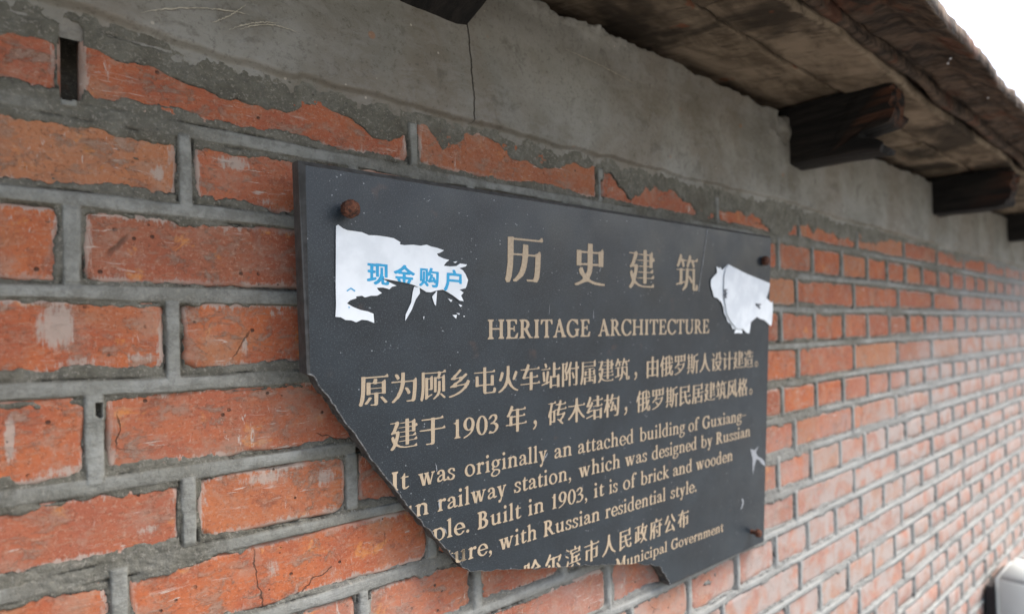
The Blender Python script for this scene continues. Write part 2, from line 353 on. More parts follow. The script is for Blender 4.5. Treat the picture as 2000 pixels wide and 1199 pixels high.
def mortar_h(X, Z):
    """height of the mortar surface in millimetres in front of the brick face, and how smooth (struck) it is"""
    zj = np.array(ZJ); row = np.clip(np.searchsorted(-zj, -Z)-1, 0, NROW-1)       # row whose top joint is above Z
    dt = np.abs(Z-(zj[row]+.0012*vnoise(X, row*3.1, 5, 3))); db = np.abs(Z-(zj[row+1]+.0012*vnoise(X, (row+1)*3.1, 5, 3)))
    topn = dt < db; near = np.where(topn, row, row+1)
    dh = np.minimum(dt, db)*1000; side = np.where(topn, -1, 1)*dh                  # side: signed mm above(+) joint
    dv = np.full(X.shape, 1e3)
    for r in range(NROW):
        s = row == r
        if not s.any(): continue
        j = np.array(JX[r]); x = X[s]+.0010*vnoise(X[s], Z[s], 18, 5)
        i = np.clip(np.searchsorted(j, x), 1, len(j)-1)
        dv[s] = np.where(np.abs(x-j[i-1]) < np.abs(x-j[i]), x-j[i-1], x-j[i])*1000
    dva = np.abs(dv)
    w = 9.2+3.6*fbm(X, Z, 13, 8, 2)+2.4*fbm(X, Z, 60, 11, 3)+1.3*fbm(X, Z, 240, 15, 3)+2.0*sstep(.02, .15, Z)*sstep(.6, .1, X)
    wv = 7.6+1.9*fbm(X, Z, 16, 18, 2)+1.7*fbm(X, Z, 70, 21, 3)+.8*fbm(X, Z, 260, 25, 2)
    s1 = w-dh; s2 = wv-dva
    # cement slopped over the top course
    if True:
        cover = (Z-(.1655-.0075*vnoise(X, 0*X, 9, 30)-.006*fbm(X, Z, 45, 31, 3)-.022*np.clip(vnoise(X, 0*X+3, 4.5, 33), 0, 1)-.024*np.exp(-((X-.243)/.030)**2)-.020*np.exp(-((X-.31)/.014)**2)-.016*np.exp(-((X-.43)/.05)**2)-.03*np.exp(-((X-.60)/.03)**2)-.022*np.exp(-((X-.76)/.035)**2)-.03*np.exp(-((X-.99)/.05)**2)))*1000
        s1 = np.where(row == 0, np.maximum(s1, np.minimum(cover, 12)), s1)
    s = np.maximum(s1, s2)
    # patches of cement film left on the brick faces
    film = fbm(X*.6, Z, 42, 40, 5)
    s = np.maximum(s, np.where(film > 1.0, (film-1.0)*10, -9))
    base = 1.0+.95*fbm(X, Z, 50, 44, 4)+.65*fbm(X, Z, 280, 48, 3)
    lip = np.clip(.9+1.3*fbm(X, Z, 30, 46, 2), .45, 2.2)
    h = np.where(s > 0, np.minimum(base, s*lip-.1+.1*base), -.2+s*3.5)
    seam = np.exp(-((s-.25)/.55)**2)*np.clip(.35+2.6*fbm(X, Z, 34, 66, 3), 0, 1)
    h = np.maximum(h, -7)
    # struck ribbons
    c = 1.2+1.7*vnoise(X, near*7.7, 5, 50)+.6*vnoise(X, near*4.1, 26, 52)
    hw = 5.2+.9*vnoise(X, near*3.3, 8, 51)+.5*vnoise(X, near*2.3, 34, 56)
    q = np.clip(1-((side+c)/hw)**2, 0, 1)
    wear = np.clip(.92+1.45*fbm(X, near*5.1, 8, 53, 3), .12, 1)
    hb = (1.2+1.9*np.sqrt(q))*wear; onb = (q > 0.02) & (near > 0)
    hwv = 4.7+1.2*vnoise(X, Z, 17, 55)+.3*vnoise(X, Z, 90, 58)
    qv = np.clip(1-(dv/hwv)**4, 0, 1); ext = 15.0
    hv = (1.3+1.7*qv**.5)*np.where(vnoise(near*5.3+np.round(X*8), 0*X, .9, 68) > .25, 1, sstep(2.5, 8, dh)); onv = (qv > .02) & ~((row == 0) & (Z > .170))
    # crevices beside the vertical ribbons
    cv = np.exp(-((dva-hwv-.8)/.75)**2)*np.clip(fbm(X, Z, 60, 57, 2)*2.6+.3, 0, 1)*(dh > 6)
    ch = np.exp(-((side+c-hw-.6)/.6)**2)*np.clip(fbm(X, Z, 40, 59, 3)*2.4, 0, 1)+np.exp(-((side+c+hw+.8)/.7)**2)*np.clip(fbm(X, Z, 44, 60, 3)*2.4, 0, 1)
    h = h-cv*3.6-ch*2.0; seam = np.maximum(seam, np.maximum(cv, ch*.8))
    h2 = np.where(onb, np.maximum(h, hb), h); bead = np.where(onb, sstep(0, .35, q)*wear, 0)
    h3 = np.where(onv & (hv > h2), hv, h2); bead = np.where(onv & (hv > h2), sstep(0, .3, qv), bead)
    h3 = h3+(.34-.20*bead)*fbm(X, Z, 110, 62, 4)+(1-bead)*.35*np.clip(fbm(X, Z, 330, 67, 2)-.25, 0, 2)
    seam = np.where(h3 > h+.05, 0, seam)
    for (hx, hz, ax, az, dp) in HOLES:
        e = ((X-hx)/ax)**4+((Z-hz)/az)**4+.5*fbm(X, Z, 150, 64, 2)
        h3 = np.where(e < 1, -dp, h3); bead = np.where(e < 1, 0, bead)
    return h3, bead, seam

wall = empty('brick_wall', (0, 0, 0), 'weathered orange brick wall with thick grey pointed mortar behind the dark plaque', 'wall')
def mortar_patch(xs, zs, name='mortar', stuff=False):
    X, Z = np.meshgrid(xs, zs); h, bead, seam = mortar_h(X, Z)
    V = np.stack([X, -h/1000, Z], -1).reshape(-1, 3)
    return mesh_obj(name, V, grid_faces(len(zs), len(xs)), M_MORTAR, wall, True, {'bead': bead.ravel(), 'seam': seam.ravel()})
xa = np.arange(-.17, .60, .0011); za = np.arange(.196, -.265, -.0011)
mortar_patch(xa, za)
def zgrid(z0, z1, fine):
    out = []
    z = z0
    while z > z1:
        out.append(z); d = min(abs(z-q) for q in ZJ); z -= fine if d < .013 else fine*2.6
    out.append(z1); return np.array(out)
xb = np.concatenate([np.arange(xa[-1], 1.5, .0021), np.arange(1.5, 3.3, .0048)])
mortar_patch(xb, zgrid(.196, -.60, .0017))
mortar_patch(np.arange(xa[0], .76, .0026)[:], np.arange(za[-1], -.42, -.0024))
mortar_patch(np.arange(.75, 3.3, .0048), zgrid(-.60, -1.25, .0024))
bot = mortar_patch(np.arange(-.6, X1W, .03), np.arange(-1.25, GZ, -.02)); tag(bot, kind='stuff')
side_ = mortar_patch(np.arange(3.3, X1W, .012), np.arange(.196, -1.25, -.006)); tag(side_, kind='stuff')
side2 = mortar_patch(np.arange(-.6, -.168, .008), np.arange(.196, -1.25, -.006)); tag(side2, kind='stuff')
side3 = mortar_patch(np.arange(-.168, .756, .012), np.arange(-.42, -1.25, -.008)); tag(side3, kind='stuff')

def to_px(P):
    d = Vector(P)-CAM_POS; z = d.dot(fw)
    if z <= .02: return None
    return (1000+CAM_F*d.dot(rt)/z, CAM_CY-CAM_F*d.dot(up)/z, z)
LIME = ((.006, -.022, .013, .022, 1.), (.018, -.046, .03, .007, .8), (.052, -.044, .02, .006, .7), (.122, -.038, .004, .014, .8), (.150, -.012, .02, .005, .7), (-.018, -.094, .004, .022, 1.),
        (.064, .089, .008, .010, .85), (.115, .105, .022, .008, .9), (.140, .078, .010, .007, .7), (.135, -.143, .03, .008, .85), (.185, -.150, .012, .012, .8), (.055, -.166, .012, .006, .8), (.012, -.178, .045, .006, .9),
        (.06, -.114, .02, .005, .5), (.01, -.117, .025, .006, .8), (.14, -.215, .012, .015, .7), (.19, -.235, .02, .01, .6), (.02, .015, .03, .005, .6), (.10, .137, .03, .004, .4))
def brick_mesh(x0, x1, z0, z1, step, seed, y):
    nx = max(4, int(round((x1-x0)/step)))+1; nz = max(3, int(round((z1-z0)/step)))+1
    xs = np.linspace(x0, x1, nx); zs = np.linspace(z0, z1, nz); X, Z = np.meshgrid(xs, zs)
    cx, cz = (x0+x1)/2, (z0+z1)/2
    ed = np.minimum(np.minimum(X-x0, x1-X), np.minimum(Z-z0, z1-Z))*1000
    rr = np.random.RandomState(seed); tx, tz = rr.uniform(-1, 1, 2)
    h = tx*(X-cx)*6+tz*(Z-cz)*9+.55*fbm(X+seed, Z, 13, 2, 3)+.22*fbm(X+seed, Z, 90, 5, 3)
    rad = 3.4+2.2*fbm(X+seed, Z, 45, 9, 2)
    h = h-np.where(ed < rad, (rad-ed)**2/np.maximum(rad, .5)*.9, 0)
    corner = np.maximum(0, 11-np.hypot(np.minimum(X-x0, x1-X), np.minimum(Z-z0, z1-Z))*1000-4*np.abs(rr.uniform(-1, 1)))
    h = h-corner*.55
    chip = fbm(X+seed*1.7, Z, 22, 13, 4); h = h-np.clip(chip-.52, 0, 1)*9*np.exp(-ed/7)
    V = np.stack([X, y-h/1000, Z], -1).reshape(-1, 3)
    F = grid_faces(nz, nx)
    # sides running back into the wall
    ring = list(range(nx))+[i*nx+nx-1 for i in range(1, nz)]+[(nz-1)*nx+i for i in range(nx-2, -1, -1)]+[i*nx for i in range(nz-2, 0, -1)]
    n0 = len(V); B = V[ring].copy(); B[:, 1] = .07; V = np.vstack([V, B]); m = len(ring)
    k = np.arange(m); S = np.stack([np.array(ring)[(k+1) % m], np.array(ring)[k], n0+k, n0+(k+1) % m], 1)
    rim = np.concatenate([np.exp(-ed.ravel()/5.5), np.ones(m)])
    lime = np.zeros(X.shape)
    if step < .002:
        for (la, lz, ra, rz, amt) in LIME: lime = np.maximum(lime, amt*np.exp(-((X-la)/ra)**2-((Z-lz)/rz)**2))
    lime = np.concatenate([lime.ravel(), np.zeros(m)])
    C = np.array([cx, 0, cz]); V = V-C
    return V, np.vstack([F, S]), rim, C, lime
cand = []
for r in range(NROW):
    for a, b in zip(JX[r][:-1], JX[r][1:]):
        z1, z0 = ZJ[r]-.0052, ZJ[r+1]+.0052; x0, x1 = a+.0050, b-.0050
        if r == 0: z1 -= .004
        q = [to_px((x, 0, z)) for x in (x0, x1) for z in (z0, z1)]
        vis = any(t and -20 < t[0] < 2020 and -20 < t[1] < 1219 for t in q)
        size = (q[0][2] if q[0] else 9)
        cand.append((0 if vis else 1, size, r, x0, x1, z0, z1))
cand.sort(key=lambda t: (t[0], t[1]))
n_b = 0; restV = []; restF = []; restR = []; off = 0
for (nv, size, r, x0, x1, z0, z1) in cand:
    seed = int(abs(x0*977)+r*131) % 5000; rr = random.Random(seed)
    y = rr.uniform(-.0008, .0009)
    if nv == 0 and n_b < 300:
        step = .0016 if size < .75 else (.0045 if size < 1.3 else .012)
        V, F, rim, C, lime = brick_mesh(x0, x1, z0, z1, step, seed, y)
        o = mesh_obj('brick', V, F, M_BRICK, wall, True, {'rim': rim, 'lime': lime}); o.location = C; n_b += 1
    else:
        V, F, rim, C, lime = brick_mesh(x0, x1, z0, z1, .03, seed, y)
        restV.append(V+C); restF.append(F+off); restR.append(rim); off += len(V)
if restV:
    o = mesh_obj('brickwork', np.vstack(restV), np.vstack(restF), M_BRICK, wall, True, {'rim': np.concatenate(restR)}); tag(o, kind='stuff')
# body of the wall behind the facing, so that nothing shines through
bm = bmesh.new(); bmesh.ops.create_cube(bm, size=1, matrix=Matrix.Translation(((X0W+X1W)/2, .26, (GZ+.345)/2)) @ Matrix.Diagonal((X1W-X0W+.6, .38, .345-GZ, 1)))
bm_obj('wall_core', bm, M_MORTAR, wall)
print('bricks', n_b, 'rest', len(restV))

# ------------------------------------------------------------------ plaster band under the eave
def plaster():
    xs = np.concatenate([np.arange(-.6, -.17, .01), np.arange(-.17, .75, .0018), np.arange(.75, 1.6, .003), np.arange(1.6, X1W, .009)])
    zs = np.concatenate([np.linspace(.172, .200, 26), np.linspace(.2015, .325, 62), np.linspace(.327, .368, 30)])
    X, Z = np.meshgrid(xs, zs)
    ze = .1865+.0035*fbm(X, 0*X, 5, 70, 2)+.0022*fbm(X, Z*.4, 45, 71, 4)+np.where(X < .12, .006, 0)*sstep(.12, .0, X)
    zt = .3475+.006*fbm(X, 0*X, 6, 73, 2)+.004*fbm(X, 0*X, 45, 74, 3)+.05*np.clip((-X-.1), 0, 1)
    h = 8.5+2.0*fbm(X, Z, 3.2, 76, 2)+.9*fbm(X, Z, 14, 78, 3)+.18*fbm(X, Z, 120, 80, 3)
    s = (Z-ze)*1000; h = np.where(s > 0, np.minimum(h, 1.8+s*3.2+.8*fbm(X, Z, 90, 83, 3)), np.maximum(1.6+s*.15+.7*fbm(X, Z, 110, 82, 3), -2))
    s = (zt-Z)*1000; lump = .8*fbm(X, Z, 55, 84, 3)
    h = np.where(s < 4, np.minimum(h, s*2.6+lump*4), h)
    # crumbling mortar near the top between the first and second rafter
    g = np.exp(-((X-.50)/.085)**2)*sstep(.318, .338, Z); h = h+g*(5+7*fbm(X, Z, 60, 86, 4))
    g2 = np.exp(-((X-1.0)/.04)**2)*sstep(.285, .30, Z); h = h+g2*(1+7*fbm(X, Z, 45, 88, 3))
    # sockets of the rafters
    V = np.stack([X, -h/1000, Z], -1).reshape(-1, 3)
    o = mesh_obj('plaster_band', V, grid_faces(len(zs), len(xs)), M_PLASTER, wall, True)
plaster()
def ribbon(name, pts, width, mat, parent, plane, taper=True):
    """thin scratch laid on a surface; pts in surface coordinates, plane maps (u, v) to a point"""
    n = len(pts); V = []; F = []
    for i, (x, z) in enumerate(pts):
        a = pts[max(i-1, 0)]; b = pts[min(i+1, n-1)]; d = np.array([b[0]-a[0], b[1]-a[1]]); d = d/(np.linalg.norm(d)+1e-9); nn = np.array([-d[1], d[0]])
        w = width*(.35+.65*random.random())*(min(1, 4*min(i, n-1-i)/n+.15) if taper else 1)
        V += [plane(x+nn[0]*w, z+nn[1]*w), plane(x-nn[0]*w, z-nn[1]*w)]
        if i: k = 2*i; F.append((k-2, k-1, k+1, k))
    return mesh_obj(name, V, F, mat, parent)
def arc(p0, p1, sag, n=40):
    out = []
    for i in range(n+1):
        t = i/n; x = p0[0]+(p1[0]-p0[0])*t; z = p0[1]+(p1[1]-p0[1])*t+sag*4*t*(1-t)
        out.append((x+.0004*random.uniform(-1, 1), z+.0004*random.uniform(-1, 1)))
    return out
def on_plaster(x, z): 
    h = 8.5+2.0*fbm(np.array([x]), np.array([z]), 3.2, 76, 2)[0]+.9*fbm(np.array([x]), np.array([z]), 14, 78, 3)[0]+.18*fbm(np.array([x]), np.array([z]), 120, 80, 3)[0]
    return (x, -h/1000-.0011, z)
for a, b, sg, w in (((.055, .1985), (.128, .2215), .004, .0005), ((.100, .206), (.125, .229), -.002, .0004), ((.112, .204), (.150, .222), .003, .0005), ((.120, .207), (.166, .2185), .006, .00045), ((.075, .222), (.10, .236), .002, .0003)):
    ribbon('scratch', arc(a, b, sg), w*1.3, M_SCRAPE, wall, on_plaster)
ribbon('scratch', arc((.475, .297), (.60, .289), .002), .0007, M_SCRAPE, wall, on_plaster)

# ------------------------------------------------------------------ timber eave: rafters, boards, tarred edge
roof = empty('timber_eave', (0, 0, .36), 'low overhanging eave of old dark boards on burnt rafters above the plaster band', 'roof')
RO = Vector((0, 0, .36))
def timber(name, x0, width, prof, mat, seed, parent=roof, hollow=3.):
    """prof: outline in (t outwards, z); swept over the width with a worn surface"""
    nx = 7; P = []
    for (a, b) in zip(prof, prof[1:]+prof[:1]):
        L = math.hypot(b[0]-a[0], b[1]-a[1]); n = max(1, int(L/.006))
        for k in range(n): P.append((a[0]+(b[0]-a[0])*k/n, a[1]+(b[1]-a[1])*k/n))
    P = np.array(P); n = len(P); cz = P[:, 1].mean(); V = []; tip = []
    tmax = P[:, 0].max()
    for i in range(nx):
        u = i/(nx-1); x = x0+width*u; e = .0022*(abs(2*u-1)**6)
        dz = .0018*fbm(P[:, 0]*.3+seed, P[:, 1]+x, 60, 90, 3); dt = np.where(P[:, 0] > tmax-.03, .006*fbm(P[:, 1]+seed, x+0*P[:, 1], 90, 92, 3), 0)
        xx = x+.0022*fbm(P[:, 0]*.25+seed, P[:, 1], 90, 94, 3)
        zz = P[:, 1]+dz+np.sign(cz-P[:, 1])*e
        V.append(np.stack([xx, -(P[:, 0]+dt), zz], 1)); tip.append(sstep(tmax-.012, tmax, P[:, 0]))
    V = np.vstack(V)-np.array([0, 0, .36]); F = []
    for i in range(nx-1):
        for k in range(n): F.append((i*n+k, i*n+(k+1) % n, (i+1)*n+(k+1) % n, (i+1)*n+k))
    F.append(tuple(range(n-1, -1, -1))); F.append(tuple((nx-1)*n+k for k in range(n)))
    return mesh_obj(name, V, F, mat, parent, False, {'tip': np.concatenate(tip)})
ends = {
 0: [(-.3, .366), (.15, .352), (.155, .320), (.095, .312), (.045, .292), (.004, .276), (-.3, .282)],
 1: [(-.3, .372), (.135, .357), (.168, .346), (.167, .300), (.160, .286), (.122, .281), (.116, .273), (.136, .266), (.150, .254), (.145, .246), (.128, .249), (-.3, .274)],
 2: [(-.3, .372), (.155, .350), (.172, .335), (.166, .285), (.160, .258), (.140, .254), (-.3, .274)],
 3: [(-.3, .372), (.165, .350), (.168, .30), (.155, .258), (-.3, .276)]}
rl = ['', 'rafter end with a splintered notch near its tip', '', '']
for i, (x0, w, e) in enumerate(((-.52, .07, 0), (.262, .075, 0), (1.031, .062, 1), (1.822, .065, 2), (2.672, .065, 3), (3.50, .065, 0), (4.3, .065, 3))):
    o = timber('rafter', x0, w, ends[e], M_BURNT, 3.3*i+1)
    if e == 1: o['label'] = 'black rafter end with a splintered notch near its tip'
def board(name, x0, x1, t0, t1, zf, th, mat, seed, lipamp=1., dx=.006, dt=.004, edgew=.004, bulge=None):
    """a long board: underside, outer edge and top, with worn wavy edges; zf(t) is the underside height"""
    xs = np.arange(x0, x1+dx/2, dx); ts = np.arange(0, 1.0001, min(.5, dt/(t1-t0)))
    X, U = np.meshgrid(xs, ts)
    e0 = t0+edgew*fbm(X, 0*X+seed, 5, 100, 2)+edgew*.4*fbm(X, 0*X+seed, 40, 101, 3)
    e1 = t1+(bulge(X) if bulge else 0)+edgew*1.3*fbm(X, 0*X+seed+3, 4.5, 102, 3)+edgew*.3*fbm(X, 0*X+seed, 30, 103, 3)
    T = e0+(e1-e0)*U
    ed = np.minimum(U*(t1-t0), (1-U)*(t1-t0))*1000
    Z = zf(T, X)+.0024*fbm(X*.6+seed, T, 9, 104, 3)+.0009*fbm(X+seed, T*.3, 110, 106, 3)+np.where(ed < 4, (4-ed)**2*.00016, 0)
    Zt = zf(T, X)+th+.001*fbm(X, T, 20, 107, 2)-np.where(ed < 2, .001, 0)
    n = X.size; V = np.vstack([np.stack([X, -T, Z], -1).reshape(-1, 3), np.stack([X, -T, Zt], -1).reshape(-1, 3)])-np.array([0, 0, .36])
    nr, nc = X.shape; F = grid_faces(nr, nc); T2 = (F+n)[:, ::-1]
    i = np.arange(nc-1); a = (nr-1)*nc+i; E1 = np.stack([a, a+1, a+1+n, a+n], 1); E0 = np.stack([i+1, i, i+n, i+1+n], 1)
    j = np.arange(nr-1); L0 = np.stack([j*nc, (j+1)*nc, (j+1)*nc+n, j*nc+n], 1); r_ = j*nc+nc-1; L1 = np.stack([r_+nc, r_, r_+n, r_+nc+n], 1)
    lip = np.clip(np.exp(-(1-U)*(t1-t0)*1000/14)+.8*np.exp(-U*(t1-t0)*1000/7), 0, 1)*lipamp; lip = np.concatenate([lip.ravel(), lip.ravel()])
    return mesh_obj(name, V, np.vstack([F, T2, E1, E0, L0, L1]), mat, roof, True, {'lip': lip})
zb = lambda T, X: .3605+.003-.085*T
for k, (a, b) in enumerate(((-1.2, .18), (.184, 1.46), (1.464, 2.9), (2.904, 4.9))):
    board('board', a, b, -.22, .090, (lambda T, X, k=k: zb(T, X)+.002*(k % 2)), .020, M_BOARD, k*2.1, .62)
for k, (a, b) in enumerate(((-1.2, .62), (.623, 2.05), (2.054, 4.9))):
    board('board', a, b, .0935, .172, (lambda T, X, k=k: zb(T, X)-.0015+.0015*(k % 2)-.006*np.exp(-((X-1.25)/.16)**2)), .022, M_BOARD, 9+k*2.3, .85, edgew=.006)
board('fascia_board', -1.2, 4.9, .180, .194, lambda T, X: zb(T, X)+.006+.004*fbm(X, T, 8, 110, 2), .03, M_FELT, 21, 0, edgew=.003)
def felt_z(T, X): return .366-.20*(T-.19)-.55*np.clip(T-.235, 0, 1)+.005*fbm(X, T, 11, 112, 3)+.0035*fbm(X, T*2, 40, 115, 4)
board('tarred_edge', -1.2, 4.9, .197, .268, felt_z, .020, M_FELT, 33, 0, dx=.004, dt=.003, edgew=.0055, bulge=lambda X: .006+.019*np.exp(-((X-.75)/.45)**2)-.008*sstep(1.25, 1.6, X))
# roofing that rises back over the building
board('roof_sheet', -1.2, 4.9, -1.5, .262, lambda T, X: .392-.10*T, .012, M_FELT, 41, 0, dx=.05, dt=.05)
# bright nail tips poking through the tarred edge
def nail(px, py, t, n):
    d = fw+rt*((px-1000)/CAM_F)-up*((py-CAM_CY)/CAM_F); s = (-t-CAM_POS.y)/d.y; P = CAM_POS+d*s
    P.z = float(felt_z(np.array([t]), np.array([P.x]))[0])-.0045
    bm = bmesh.new(); bmesh.ops.create_cone(bm, segments=8, radius1=.0016, radius2=.0011, depth=.006, cap_ends=True, matrix=Matrix.Translation(P-RO) @ Matrix.Rotation(.9, 4, 'Y'))
    bm_obj('nail_tip', bm, M_NAIL, roof)
M_NAIL = mat_flat('bright_nail', (.75, .76, .80), .35, .05, 200, 0, .6)
nail(1853, 143, .236, 0); nail(1856, 68, .25, 1); nail(1930, 176, .243, 2)

# ------------------------------------------------------------------ the broken plaque
SX, SY, SZ, SA, SB, SCC = 0.156546, -0.044056, 0.099436, 0.00058, 0.0552860, 0.0116567
ex = Vector((math.cos(SA), math.sin(SA), 0)); nn = Vector((math.sin(SA), -math.cos(SA), 0))
ez = Vector((0, 0, 1))*math.cos(SB)+nn*math.sin(SB)
e1 = ex*math.cos(SCC)+ez*math.sin(SCC); e2 = -ex*math.sin(SCC)+ez*math.cos(SCC); e3 = e1.cross(e2)      # e3 points out of the face
MS = Matrix(((e1.x, e2.x, e3.x, SX), (e1.y, e2.y, e3.y, SY), (e1.z, e2.z, e3.z, SZ), (0, 0, 0, 1)))
plaque = empty('stone_plaque', (0, 0, 0), 'broken dark granite plaque with gold Chinese and English text, bolted to the brick wall', 'plaque')
plaque.matrix_world = MS
PT = [(0, 0), (723, 0), (719, -477), (474, -471), (468, -462), (463, -454), (456, -447), (452, -441), (441, -437), (432, -432), (420, -430), (408, -424), (380, -417), (330, -404.5), (290, -394), (247, -384), (200, -372), (154, -361), (148, -356), (143, -350), (137, -344), (129, -333), (115, -318), (102, -301), (88, -284), (73, -262), (57, -240), (45, -222), (32, -204), (16, -178), (2, -160)]
def slab():
    n = len(PT); P = np.array(PT, float); C = P.mean(0)
    kind = []   # per edge i -> i+1 : chamfered factory edge or broken
    for i in range(n):
        kind.append('f' if i in (0, 1, 2, n-1) else 'b')
    TH = 18.0; bm = bmesh.new()
    # subdivide broken edges for a ragged line
    pts = []; ks = []
    rr = random.Random(5)
    for i in range(n):
        a = P[i]; b = P[(i+1) % n]; m = 1 if kind[i] == 'f' else max(2, int(np.linalg.norm(b-a)/3.5))
        d = (b-a)/np.linalg.norm(b-a); nrm = np.array([d[1], -d[0]])
        for k in range(m):
            q = a+(b-a)*k/m
            if k: q = q+nrm*(rr.uniform(-.7, .7)+.8*math.sin(i*2.3+k*.8)*rr.random())
            pts.append(q); ks.append(kind[i])
    pts = np.array(pts); N = len(pts)
    def offset(dists):
        out = []
        for i in range(N):
            a, b, c = pts[i-1], pts[i], pts[(i+1) % N]
            d1 = (b-a)/np.linalg.norm(b-a); d2 = (c-b)/np.linalg.norm(c-b)
            n1 = np.array([-d1[1], d1[0]]); n2 = np.array([-d2[1], d2[0]])      # outward for a clockwise outline
            if (ks[i-1] == 'f') and (ks[i] == 'f'):
                w1, w2 = dists['f'], dists['f']; q = b+(n1*w1+n2*w2)
            else:
                w1 = dists[ks[i-1]]; w2 = dists[ks[i]]; q = b+(n1*w1+n2*w2)/2
            out.append(q)
        return np.array(out)
    A = pts; B = offset({'f': 4.2, 'b': .8}); jit = np.array([rr.uniform(-1, 1) if k == 'b' else 0 for k in ks])
    M1 = offset({'f': 4.4, 'b': 1.6}); Cc = offset({'f': 4.2, 'b': 0.2})
    rings = [(A, 0), (B, None), (M1, -11), (Cc, -TH)]
    vs = []
    for ri, (R_, z) in enumerate(rings):
        row = []
        for i in range(N):
            zz = z if z is not None else (-4.6 if ks[i] == 'f' and ks[i-1] == 'f' else -.9)
            x, y = R_[i]
            if ri == 2 and ks[i] == 'b': x += 1.3*jit[i]; y += 1.1*jit[(i*7) % N]
            row.append(bm.verts.new((x/1000, y/1000, zz/1000)))
        vs.append(row)
    f = bm.faces.new(vs[0][::-1]); f.material_index = 0
    for ri in range(3):
        for i in range(N):
            j = (i+1) % N
            f = bm.faces.new((vs[ri][i], vs[ri][j], vs[ri+1][j], vs[ri+1][i]))
            f.material_index = (1 if ks[i] == 'f' else 2) if ri == 0 else (1 if ks[i] == 'f' else 3)
    f = bm.faces.new(vs[3]); f.material_index = 1
    bmesh.ops.recalc_face_normals(bm, faces=bm.faces[:])
    bmesh.ops.triangulate(bm, faces=[f for f in bm.faces if len(f.verts) > 4])
    bm_obj('slab', bm, [M_STONE, M_SEDGE, M_CHIP, M_BROKEN], plaque)
M_BROKEN = mat_flat('broken_granite', (.085, .08, .072), .85, .5, 160, .9)
slab()

